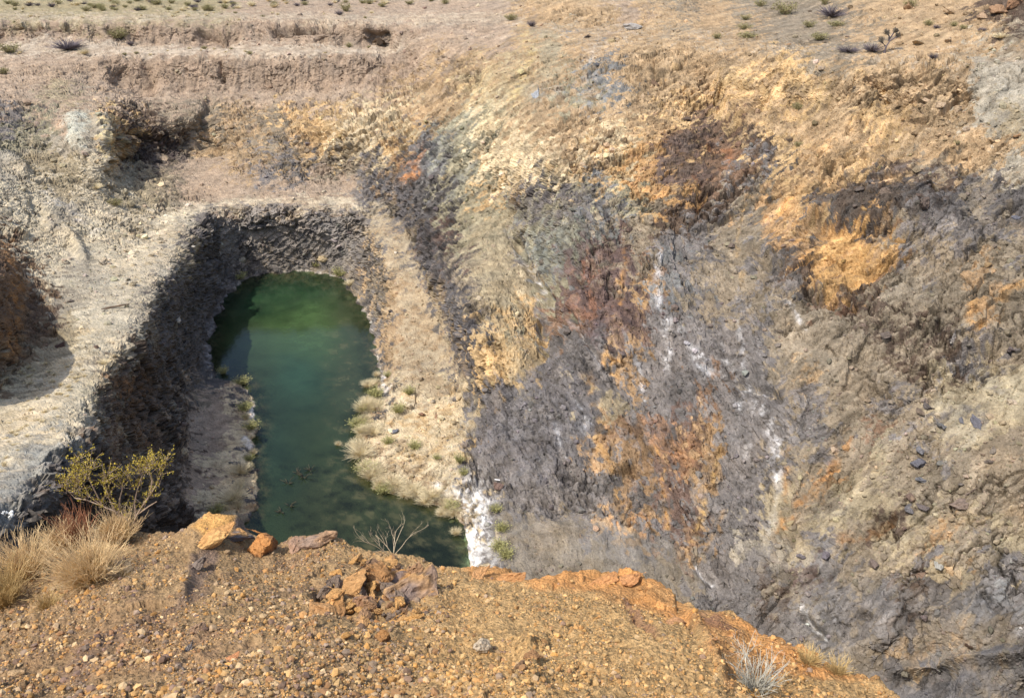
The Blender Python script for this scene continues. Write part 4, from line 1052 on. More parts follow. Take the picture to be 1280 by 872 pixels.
M_PER = 1.0
def dist_scale(P):   # metres per source pixel at P
    return (P[1] * CP - P[2] * SP) / FOC
R = random.Random(5)
FORE_B = [ # px, py, half-size px, colour, second colour, label, k, rot, scale
 (521, 732, 23, (186, 142, 86), (150, 128, 114), "big rounded tan boulder with a purple cap, right end of the ledge rock pile", 2, (0, 0, .4), (1.05, .8, 1.0)),
 (494, 712, 18, (206, 148, 72), (142, 118, 104), "orange block wedged at the top of the ledge rock pile, purple on top", 1, (.1, .1, 1.2), (1.2, .8, .8)),
 (470, 716, 17, (178, 128, 72), (156, 120, 86), "brown cracked block in the middle top of the ledge rock pile", 5, (0, .2, 2.2), (1, .9, .9)),
 (442, 722, 18, (200, 148, 84), None, "wedge shaped tan rock leaning left of the pile's middle", 3, (0, -.5, .3), (1.35, .8, .6)),
 (416, 737, 19, (212, 152, 78), (190, 138, 80), "bright orange angular block at the left end of the rock pile", 4, (0, 0, .9), (1.1, .9, .8)),
 (404, 752, 14, (190, 140, 82), None, "low orange slab under the bright orange block", 6, (.2, 0, 1.9), (1.2, 1, .6)),
 (455, 742, 12, (160, 118, 82), (130, 112, 102), "shaded brown rock in the hollow of the rock pile", 7, (0, 0, .5), (1, 1, .8)),
 (438, 753, 12, (138, 116, 102), None, "small purplish rock at the foot of the rock pile's hollow", 8, (0, .3, 1), (1.1, .9, .7)),
 (476, 762, 10, (196, 134, 70), None, "small orange brown rock low in the rock pile's shadow", 0, (0, 0, 2), (1, 1, .9)),
 (490, 740, 13, (168, 122, 76), None, "narrow brown rock between the hollow and the big rounded boulder", 1, (.5, .2, 0), (.7, .8, 1.2)),
 (504, 752, 9, (146, 112, 84), None, "small dark rock tucked below the big rounded boulder", 3, (.1, 0, .7), (1, 1, .8)),
 (477, 803, 11, (178, 126, 66), (140, 104, 66), "lone brown cube shaped stone below the rock pile, casting a shadow", 5, (0, .2, .6), (.9, .9, 1.1)),
 (391, 785, 11, (198, 146, 88), None, "striped tan stone alone on the slope lower left of the rock pile", 2, (0, .4, .8), (.9, .8, 1.1)),
 (440, 771, 9, (196, 150, 96), None, "flat tan stone just below the purplish rock", 0, (0, 0, 0), (1.3, .9, .6)),
 (452, 781, 9, (204, 154, 92), None, "yellowish stone second below the rock pile", 4, (0, 0, 1), (1, .9, .8)),
 (285, 818, 11, (204, 138, 84), None, "long orange red stone lying alone on the left gravel slope", 6, (0, -.35, .5), (1.5, .7, .5)),
 (247, 783, 11, (164, 130, 98), (140, 118, 104), "greyish brown round stone on the left gravel slope", 7, (0, 0, 1), (1.2, .9, .6)),
 (236, 805, 8, (132, 122, 116), None, "dark grey stone on the left gravel slope, below the greyish brown one", 8, (0, 0, 2), (1.2, .9, .7)),
 (603, 799, 13, (198, 178, 148), None, "pale whitish stone standing out on the gravel below the middle", 3, (.2, .3, .3), (1, .8, .9)),
 (333, 679, 17, (206, 140, 66), (150, 106, 66), "orange brown knob of rock at the right end of the left rim outcrop", 5, (0, 0, .8), (.9, .9, 1.0)),
 (268, 669, 21, (224, 172, 96), (206, 150, 80), "yellow orange slab on the crest of the left rim outcrop", 6, (0, -.4, .3), (1.4, .8, .6)),
 (300, 664, 15, (120, 113, 111), (206, 152, 84), "grey purple topped rock beside the yellow slab on the rim", 1, (0, .1, .3), (1.3, .8, .7)),
 (246, 700, 12, (134, 118, 106), None, "purplish slab below the yellow orange slab", 4, (.3, -.5, .4), (1.3, .7, .6)),
 (397, 663, 14, (186, 146, 106), (162, 134, 112), "brown peaked rock on the rim above the rock pile", 0, (0, 0, .4), (1.2, .8, .8)),
 (370, 674, 13, (176, 138, 108), None, "flat brown rim rock left of the peaked one", 3, (0, 0, 1.4), (1.4, .8, .5)),
 (640, 709, 13, (206, 146, 82), None, "low orange rim rock where the lip steps down in the middle", 7, (0, 0, .3), (1.6, .8, .5)),
 (600, 712, 12, (210, 154, 92), None, "low orange rim rock left of the lip's step", 8, (0, 0, 1.3), (1.5, .8, .4)),
 (755, 712, 12, (216, 150, 82), None, "flat orange rim rock left of the lip's highest bump", 2, (0, 0, .5), (1.6, .8, .4)),
 (785, 709, 12, (208, 144, 82), None, "orange rim rock on the lip's highest bump", 4, (0, 0, .2), (1.3, .9, .6)),
 (845, 776, 10, (190, 140, 92), None, "tan stone on the gravel inside the curved orange lip", 5, (0, 0, .2), (1.2, .9, .7)),
 (665, 826, 10, (170, 124, 76), None, "brown stone low on the gravel, left one of a shaded pair", 1, (0, 0, .2), (1.2, .9, .8)),
 (648, 845, 12, (140, 108, 76), None, "darker brown stone at the bottom edge, below the middle", 7, (0, 0, 1.2), (1.2, 1, .8)),
 (435, 845, 12, (200, 160, 106), None, "tan rock at the bottom edge, left of the middle", 3, (0, .2, .2), (1.3, .9, .7)),
 (22, 826, 8, (196, 160, 112), None, "tan stone on the gravel in the lower left corner", 0, (0, 0, 0), (1.2, .9, .7)),
]
for px, py, hs, c, c2, lab, k, rot, scl in FORE_B:
    P, _ = on_ledge(px, py + hs * .45)
    sz = hs * dist_scale(P) * (1.7 if 395 < px < 550 and py < 765 else 1.35)
    boulder("boulder" if hs > 11 else "stone", Vector(P) + Vector((0, -sz * .2, sz * .32)), sz, c, lab, "boulder" if hs > 11 else "stone", None, k, rot, c2, scl)
for i in range(130):
    px = R.gauss(468, 42); py = R.gauss(742, 22)
    if not (392 < px < 552 and 700 < py < 790): continue
    P, _ = on_ledge(px, py); sz = R.choice([5, 7, 9, 12, 14]) * R.uniform(.8, 1.1) * dist_scale(P)
    ci = R.randrange(4); cc = [(204, 154, 88), (172, 132, 92), (136, 116, 98), (212, 158, 82)][ci]
    boulder("stone", Vector(P) + Vector((0, -sz * .3, sz * .6)), sz, cc, "%s %s broken stone, %s %s part of the ledge rock pile" % ("large" if sz > 9 * dist_scale(P) else "small", ["tan", "brown", "purplish", "orange"][ci], "upper" if py < 742 else "lower", "left" if px < 440 else ("middle" if px < 495 else "right")), "stone", "broken stones of the rock pile", i, (R.uniform(-.8, .8), R.uniform(-.8, .8), R.uniform(0, 6)), None, (R.uniform(.9, 1.5), R.uniform(.7, 1), R.uniform(.6, 1)))
cnames = ["tan", "cream", "brown", "dull brown", "purplish", "pale", "orange", "grey", "beige"]
for i in range(130):
    px = R.uniform(5, 1000); py = edge_y(px) + 12 + R.random() * (866 - edge_y(px) - 12)
    if py > 866 or (380 < px < 550 and py < 775): continue
    P, _ = on_ledge(px, py)
    ci = R.choice([0, 0, 1, 2, 2, 3, 4, 5, 6, 7, 8]) if px < 560 else R.choice([0, 1, 2, 6, 6, 0])
    sz = R.uniform(2.6, 5.5) * dist_scale(P)
    cc = [(206, 160, 96), (214, 176, 118), (188, 140, 84), (170, 126, 88), (132, 108, 98), (216, 186, 142), (202, 148, 76), (150, 132, 118), (178, 152, 120)][ci]
    side = "left" if px < 380 else ("middle" if px < 700 else "right")
    boulder("stone", Vector(P) + Vector((0, 0, sz * .2)), sz, cc, "small %s stone loose in the gravel on the %s of the near ledge" % (cnames[ci], side), "stone",
            "small stones on the near ledge", i, (R.uniform(-.5, .5), R.uniform(-.5, .5), R.uniform(0, 6)), None, (R.uniform(.9, 1.4), R.uniform(.7, 1), R.uniform(.5, .9)))

PIT_B = [ # px, py, half px, colour, label
 (1219, 524, 10, (112, 110, 116), "large dark grey block alone on the pale talus at right"), (1192, 620, 16, (130, 112, 98), "widest brown boulder with a dark left face on the lower right talus"),
 (1152, 628, 7, (108, 98, 94), "round dark boulder just left of the widest brown one"), (1135, 615, 8, (122, 100, 86), "upper of the boulders above the round dark one's left"),
 (1134, 630, 9, (112, 108, 108), "lower grey boulder in the cluster left of the round dark one"), (1148, 574, 9, (104, 102, 108), "dark blue grey boulder in the middle of the vertical boulder line"),
 (1149, 556, 8, (112, 110, 112), "grey boulder at the top of the vertical boulder line"), (1149, 593, 8, (112, 112, 116), "grey boulder at the bottom of the vertical boulder line"),
 (1160, 505, 8, (106, 98, 94), "dark boulder on the talus above the vertical boulder line"), (1150, 512, 6, (120, 104, 88), "brown rock touching the dark boulder above the boulder line"),
 (1178, 528, 9, (118, 116, 114), "greenish grey block left of the lone dark block"), (1202, 522, 5, (112, 110, 114), "small wedge shaped grey rock between two larger grey blocks"),
 (1107, 420, 10, (110, 98, 88), "round dark boulder below the orange stain"), (1150, 714, 10, (128, 104, 84), "dark brown boulder on the lower right slope among pale rocks"),
 (1185, 710, 8, (204, 170, 124), "tan orange boulder right of the dark brown one"), (1174, 706, 8, (168, 164, 152), "pale grey flat boulder beside the tan orange one"),
 (1235, 574, 6, (110, 98, 88), "small dark rock at the right on the middle talus"), (1198, 714, 7, (198, 172, 132), "cream slab right of the tan orange boulder"),
 (1270, 168, 7, (160, 122, 82), "brown boulder near the right edge on the pale wall"), (1188, 12, 9, (172, 142, 104), "tan boulder high on the slope above the track"),
 (1135, 6, 9, (150, 118, 84), "brown rock at the very top above the track, with a shrub"), (1248, 14, 13, (160, 124, 90), "large brown outcrop block in the top right corner"),
 (1228, 20, 10, (170, 140, 108), "tan outcrop block left of the large brown one in the top right"), (1265, 6, 12, (150, 112, 80), "dark brown block above the top right outcrop"),
 (1148, 52, 9, (178, 152, 114), "flat tan slab just above the track at right"), (1185, 50, 6, (186, 160, 126), "small cream slab above the track at right"),
 (670, 118, 9, (168, 170, 172), "blue grey boulder on the pale upper wall"), (791, 33, 10, (176, 168, 158), "grey slab just above the track in the middle"),
 (735, 44, 5, (90, 80, 74), "small dark rock below the track in the middle"), (818, 102, 6, (120, 96, 74), "dark brown rock in the gully of the upper wall"),
 (1158, 134, 7, (184, 156, 122), "tan boulder in the row high on the right wall, left end"), (1175, 134, 8, (176, 150, 118), "tan boulder in the middle of the row high on the right wall"), (1196, 135, 7, (186, 160, 126), "tan boulder at the right end of the row high on the right wall"),
 (1207, 162, 6, (164, 142, 116), "greyish tan rock under the row high on the right wall"),
 (509, 506, 9, (222, 204, 168), "longest cream boulder on the rubble beside the pond"), (540, 498, 5, (190, 176, 152), "pale rock near the top of the pond side rubble"),
 (546, 519, 5, (170, 132, 100), "rust brown rock in the pond side rubble"), (528, 515, 5, (160, 120, 92), "small rust rock left of the rust brown one"), (491, 536, 6, (122, 124, 132), "blue grey rock in the pond side rubble near the water"),
 (565, 649, 4, (214, 190, 160), "pink tan rock at the water's edge in the near corner of the pond"), (624, 606, 8, (128, 104, 92), "purplish slab under the white plank"),
 (404, 322, 7, (196, 172, 128), "tan block on the far shore of the pond"), (495, 315, 3, (220, 206, 180), "small white rock on the ramp"), (368, 248, 3, (224, 206, 176), "small pale rock on the floor above the cliff"),
 (130, 325, 8, (176, 160, 134), "flat tan slab on the gravel mound on the bench"), (122, 434, 4, (120, 96, 80), "small dark stone on the bench track"), (88, 376, 5, (110, 98, 88), "dark stone at the edge of the outcrop's shadow"),
 (75, 431, 7, (96, 74, 64), "dark reddish rock lying in the outcrop's shadow"), (233, 312, 4, (204, 194, 176), "pale stone at the lip of the inner cliff"),
 (221, 400, 6, (204, 190, 168), "pale slab catching light on the shaded cliff"), (1105, 120, 6, (188, 160, 120), "tan knob on the right wall below the track"),
 (1075, 248, 9, (104, 92, 82), "dark block at the top of the dark band on the right wall"), (1110, 255, 10, (112, 96, 82), "brown block in the dark band on the right wall"), (1155, 262, 11, (104, 90, 80), "largest dark block in the band, right of the orange stain"),
 (1270, 268, 9, (106, 106, 114), "blue grey block at the right edge in the dark band"), (1240, 432, 9, (118, 102, 92), "dark boulder overhanging the pale talus at right"), (1262, 428, 8, (112, 100, 96), "second dark boulder overhanging the pale talus, nearer the edge"),
 (1200, 600, 5, (126, 116, 106), "grey rock above the widest brown boulder"), (1240, 560, 6, (130, 118, 104), "brown grey rock on the right middle talus"), (1090, 700, 7, (126, 110, 100), "brown grey rock low on the lower slope"),
 (1030, 690, 8, (120, 112, 116), "purple grey knob on the lower wall"), (1000, 694, 7, (124, 116, 118), "purple grey knob left of its neighbour on the lower wall"),
]
for i, (px, py, hs, c, lab) in enumerate(PIT_B):
    P, _, _ = on_pit(px, py + hs * .4)
    sz = hs * dist_scale(P) * 1.1
    boulder("boulder", Vector(P) + Vector((0, 0, sz * .3)), sz, c, lab, "boulder", None, i, (R.uniform(-.4, .4), R.uniform(-.4, .4), R.uniform(0, 6)), None,
            (R.uniform(1, 1.3), R.uniform(.8, 1), R.uniform(.65, .95)))
ZONES = [([(1000, 480), (1270, 460), (1270, 700), (1060, 720)], 50, "angular rock on the right hand talus slope"), ([(470, 500), (580, 495), (575, 600), (480, 590)], 34, "cream rock in the rubble beside the pond"),
         ([(150, 300), (215, 270), (190, 340), (150, 370)], 20, "pale rock spilled on the bench by the cliff rim"), ([(1040, 90), (1270, 100), (1270, 225), (1040, 225)], 26, "tan rock perched on the upper right wall"),
         ([(1060, 10), (1270, 5), (1270, 60), (1120, 55)], 16, "tan rock on the slope above the track"), ([(490, 290), (560, 420), (540, 480), (500, 460)], 10, "small rock on the ramp to the pond")]
for poly, n, lab in ZONES:
    xs = [q[0] for q in poly]; ys = [q[1] for q in poly]
    for _ in range(n):
        for _t in range(50):
            px, py = R.uniform(min(xs), max(xs)), R.uniform(min(ys), max(ys))
            if in_poly(poly, np.array(px), np.array(py)): break
        P, cc, _ = on_pit(px, py)
        hs = R.uniform(2.5, 5.5) if "ramp" not in lab else R.uniform(1.5, 2.5)
        sz = hs * dist_scale(P)
        co_, f_, rr_ = ROCKS[R.randrange(9)]
        o = mesh_from("rock", co_, f_, M_BOULD, np.repeat((cc * R.uniform(.7, 1.25))[None], len(co_), 0), smooth=False)
        o.location = Vector(P) + Vector((0, 0, sz * .3)); o.scale = (sz * 1.2, sz, sz * .8); o.rotation_euler = (R.uniform(-.5, .5), R.uniform(-.5, .5), R.uniform(0, 6))
        xm, ym = (min(xs) + max(xs)) / 2, (min(ys) + max(ys)) / 2
        tag(o, "%s %s, %s %s side" % ("larger" if hs > 4 else "smaller", lab, "upper" if py < ym else "lower", "left" if px < xm else "right"), "rock", "loose rocks: " + lab)

# ------------------------------------------------------------------ plants
class MB:
    def __init__(s): s.v = []; s.f = []
    def tube(s, pts, r0, r1, n=4):
        b = len(s.v); m = len(pts)
        for i, q in enumerate(pts):
            q = Vector(q)
            d = (Vector(pts[min(i + 1, m - 1)]) - Vector(pts[max(i - 1, 0)])).normalized()
            a = d.orthogonal().normalized(); c = d.cross(a)
            r = r0 + (r1 - r0) * i / max(1, m - 1)
            for k in range(n):
                t = 2 * math.pi * k / n
                s.v.append(q + (a * math.cos(t) + c * math.sin(t)) * r)
        for i in range(m - 1):
            for k in range(n):
                s.f.append((b + i * n + k, b + i * n + (k + 1) % n, b + (i + 1) * n + (k + 1) % n, b + (i + 1) * n + k))
    def leaf(s, q, l, w, d, up):
        b = len(s.v); sd = d.cross(up).normalized() * w
        m = q + d * l * .5 + up * l * .08
        s.v += [q, m + sd, q + d * l, m - sd]
        s.f.append((b, b + 1, b + 2, b + 3))
    def build(s, name, mat, parent=None):
        return mesh_from(name, np.array([tuple(q) for q in s.v]), np.array(s.f), mat, smooth=False, parent=parent)
def rv(r): return Vector((r.gauss(0, 1), r.gauss(0, 1), r.gauss(0, 1))).normalized()
M_BARK = mat_plain("pale_bark", (170, 150, 130), .9)
M_LEAF = mat_plain("creosote_leaf", (168, 150, 62), .7, .35, 12)
M_DRY = mat_plain("dry_stems", (226, 192, 146), .9, .3, 8)
M_DRYG = mat_plain("dry_green_stems", (188, 162, 112), .9, .3, 8)
M_GREY = mat_plain("silver_stems", (176, 172, 158), .9, .2, 12)
M_DEAD = mat_plain("dead_twigs", (178, 160, 134), .9, .25, 12)
M_DARK = mat_plain("dark_shrub", (104, 96, 100), .9, .3, 4)
M_GRN = mat_plain("green_shrub", (140, 134, 92), .8, .3, 3)
M_RUSH = mat_plain("rush_stems", (164, 160, 108), .85, .35, 3)
M_STRAW = mat_plain("straw_stems", (222, 204, 168), .9, .3, 3)

def plant_root(name, loc, label, cat, group=None):
    o = bpy.data.objects.new(name, None); C.objects.link(o); o.location = loc
    o.empty_display_size = .2
    return tag(o, label, cat, group)

def tussock(seed, n, h, spread, lean=(0, 0), thick=.0022, seg=4, fork=True):
    r = random.Random(seed); m = MB()
    for _ in range(n):
        a = r.uniform(0, 2 * math.pi); t = r.random() ** .6
        d = Vector((math.cos(a) * t * spread + lean[0], math.sin(a) * t * spread + lean[1], 1)).normalized()
        b = Vector((math.cos(a), math.sin(a), 0)) * r.uniform(0, h * .16)
        l = h * r.uniform(.5, 1.05); pts = [b]; q = b.copy(); dd = d.copy()
        for k in range(seg):
            dd = (dd + rv(r) * .26).normalized(); q = q + dd * l / seg; pts.append(q.copy())
            if fork and k >= 1 and r.random() < .5:
                e = (dd + rv(r) * .5).normalized(); q2 = q + e * l * .22; m.tube([q, q2], thick * .6, thick * .25, 3)
        m.tube(pts, thick, thick * .35, 3)
    return m

# dry shrubs on the left of the ledge
def dry_shrub(px, py, h, n, spread, lean, label, seed, mats=(M_DRY, M_DRYG), thick=.0024):
    P, _ = on_ledge(px, py)
    root = plant_root("dry_shrub", Vector(P) - Vector((0, 0, .03)), label, "shrub")
    tussock(seed, n, h, spread, lean, thick).build("stems", mats[0], root)
    tussock(seed + 1, n // 2, h * .62, spread * 1.05, lean, thick).build("inner_stems", mats[1], root)
    return root
dry_shrub(118, 726, .40, 640, 1.0, (-.25, -.05), "large straw coloured dry shrub in front of the others on the left ledge", 31)
dry_shrub(38, 722, .38, 430, .85, (-.05, .1), "dry shrub leaning left between the large one and the frame edge", 33)
dry_shrub(8, 750, .33, 300, .8, (-.1, 0), "greenish brown dry shrub cut by the left edge", 35, (M_DRYG, M_DRYG))
dry_shrub(150, 674, .30, 480, .75, (-.05, 0), "upright dry shrub behind, below the creosote bush", 37)
dry_shrub(104, 682, .38, 150, .4, (-.12, 0), "thin reddish dry stalks standing left of the upright shrub", 39, (mat_plain("red_stalks", (160, 112, 84), .9, .3, 8), M_DRY), .003)
dry_shrub(80, 690, .26, 280, .9, (-.1, .1), "low pale shrub between the stalks and the leaning one", 41)
dry_shrub(60, 752, .16, 140, 1.1, (0, 0), "small low grey green tuft at the foot of the large dry shrub", 43, (M_DRYG, M_DRYG))
dry_shrub(152, 722, .15, 120, 1.0, (.2, 0), "small twiggy tuft on the right skirt of the large dry shrub", 45, (M_DEAD, M_DRYG))

# creosote bush
def creosote():
    base, _ = on_ledge(160, 668)
    base = Vector(base)
    root = plant_root("creosote_bush", base, "yellow green creosote bush with pale bare branches above the dry shrubs", "bush")
    dpt = dist_scale(base)
    def pt(px, py, dy=0):
        r_, dy_, dz_ = ray(px, py); t = (base.y + dy) / dy_
        return Vector((r_ * t, base.y + dy, dz_ * t)) - base
    br = [[(165, 664), (160, 650), (148, 640), (128, 632), (108, 624), (98, 615)], [(128, 632), (112, 620), (102, 600), (96, 590)], [(128, 632), (118, 612), (110, 596)],
          [(165, 664), (170, 645), (178, 632), (188, 618), (196, 604), (202, 590)], [(170, 645), (168, 628), (172, 610), (178, 592)], [(160, 650), (146, 642), (136, 622), (132, 606)],
          [(188, 618), (190, 600), (186, 588)], [(148, 640), (150, 622), (154, 606)], [(175, 640), (186, 632), (196, 626)], [(165, 662), (150, 668), (137, 662), (132, 650), (136, 638)], [(108, 624), (94, 622), (84, 612)]]
    m = MB(); r = random.Random(3); tips = []
    for i, b in enumerate(br):
        pts = [pt(x, y, .05 * math.sin(i * 2.1) * k / 3) for k, (x, y) in enumerate(b)]
        m.tube(pts, .009 if i in (0, 3) else .006, .003, 5)
        if i not in (8, 9):
            for k in range(2, len(pts)): tips.append(pts[k])
            tips.append(pts[-1] + Vector((0, 0, .05)))
            tips.append(pts[-1] + Vector((.04, 0, .10)))
    m.build("branches", M_BARK, root)
    tw = MB(); lf = MB()
    for tpt in tips:
        for _ in range(10):
            d = (rv(r) * .75 + Vector((.15, 0, .8))).normalized(); l = r.uniform(.05, .15)
            q = tpt + rv(r) * .03
            e = q + d * l; tw.tube([q, q + d * l * .5 + rv(r) * .01, e], .0018, .0008, 3)
            for k in range(8):
                s_ = q.lerp(e, r.uniform(.2, 1.1)) + rv(r) * .012
                lf.leaf(s_, r.uniform(.012, .022), r.uniform(.004, .007), (d + rv(r) * .8).normalized(), rv(r))
    tw.build("twigs", M_BARK, root); lf.build("foliage", M_LEAF, root)
creosote()

def twigs(root, n, h, seed, mat, thick=.003, wide=1.0, name="branches"):
    m = MB(); r = random.Random(seed)
    def grow(q, d, l, t, dep):
        pts = [q.copy()]
        for k in range(3):
            d = (d + rv(r) * .22).normalized(); q = q + d * l / 3; pts.append(q.copy())
        m.tube(pts, t, t * .6, 3)
        if dep > 0:
            for k in range(r.randint(2, 3)): grow(pts[r.randint(1, 3)], (d + rv(r) * .7 + Vector((0, 0, .2))).normalized(), l * r.uniform(.45, .75), t * .6, dep - 1)
    for _ in range(n):
        a = r.uniform(0, 6.28); grow(Vector((math.cos(a), math.sin(a), 0)) * .02, Vector((math.cos(a) * wide, math.sin(a) * wide, 1)).normalized(), h * r.uniform(.4, .6), thick, 3)
    return m.build(name, mat, root)
P, _ = on_ledge(492, 697)
rt = plant_root("dead_shrub", Vector(P), "bare dead twigs sticking up behind the rock pile against the pond", "shrub"); twigs(rt, 7, .42, 4, M_DEAD, .0028, 1.3)
P, _ = on_ledge(945, 862)
rt = plant_root("silver_shrub", Vector(P), "silvery leafless shrub at the bottom edge below the orange lip", "shrub"); twigs(rt, 16, .30, 9, M_GREY, .0035, .9); tussock(77, 60, .22, .7, (0, 0), .003).build("stems", M_GREY, rt)
for (x, y, lab) in ((1008, 838, "yellowish dry tuft on the orange slope right of the silvery shrub"), (1046, 846, "smaller dry tuft farther down the orange slope")):
    P, _ = on_ledge(x, y); rt = plant_root("dry_tuft", Vector(P), lab, "tuft"); tussock(x, 160, .13, 1.2, (0, 0), .0018).build("stems", M_DRYG, rt)

# --- shrubs in and above the pit, built once per kind and copied
def bush_proto(seed, n, leafy, stemw, mat_s, mat_l, shape=1.0):
    r = random.Random(seed); m = MB(); lf = MB()
    for _ in range(n):
        a = r.uniform(0, 6.28); t = r.random() ** .5
        d = Vector((math.cos(a) * t * shape, math.sin(a) * t * shape, .8)).normalized()
        l = r.uniform(.6, 1.0); q = Vector((0, 0, 0)); pts = [q]
        for k in range(3):
            d = (d + rv(r) * .18).normalized(); q = q + d * l / 3; pts.append(q)
            for _k in range(leafy):
                lf.leaf(q + rv(r) * .12, r.uniform(.08, .16), r.uniform(.02, .04), (d + rv(r)).normalized(), rv(r))
        m.tube(pts, stemw, stemw * .4, 3)
    a = m.build("stems", mat_s); b = lf.build("foliage", mat_l) if leafy else None
    for o in (a, b):
        if o: C.objects.unlink(o)
    return a, b
PROTO = {
 'green': [bush_proto(50 + k, 60, 5, .014, M_BARK, M_GRN, 1.1) for k in range(2)],
 'grey': [bush_proto(60 + k, 200, 0, .014, M_DARK, M_DARK, 1.3) for k in range(2)],
 'dry': [bush_proto(70 + k, 300, 0, .009, M_STRAW, M_STRAW, 1.2) for k in range(2)],
 'rush': [bush_proto(80 + k, 130, 1, .011, M_RUSH, M_RUSH, 1.0) for k in range(2)],
}
def put_bush(kind, px, py, hpx, label, group=None, name=None, k=0, wide=1.0, P=None):
    if P is None: P = on_pit(px, py)[0]
    P = Vector(P)
    h = hpx * dist_scale(P) * 1.25
    rt = plant_root(name or {'green': 'green_shrub', 'grey': 'grey_shrub', 'dry': 'dry_clump', 'rush': 'rush_clump'}[kind], P - Vector((0, 0, .03)), label, "shrub" if kind in ('green', 'grey') else "clump", group)
    for src in PROTO[kind][k % 2]:
        if src is None: continue
        o = src.copy(); C.objects.link(o); o.parent = rt
    rt.scale = (h * wide, h * wide, h); rt.rotation_euler = (0, 0, R.uniform(0, 6.28))
    return rt
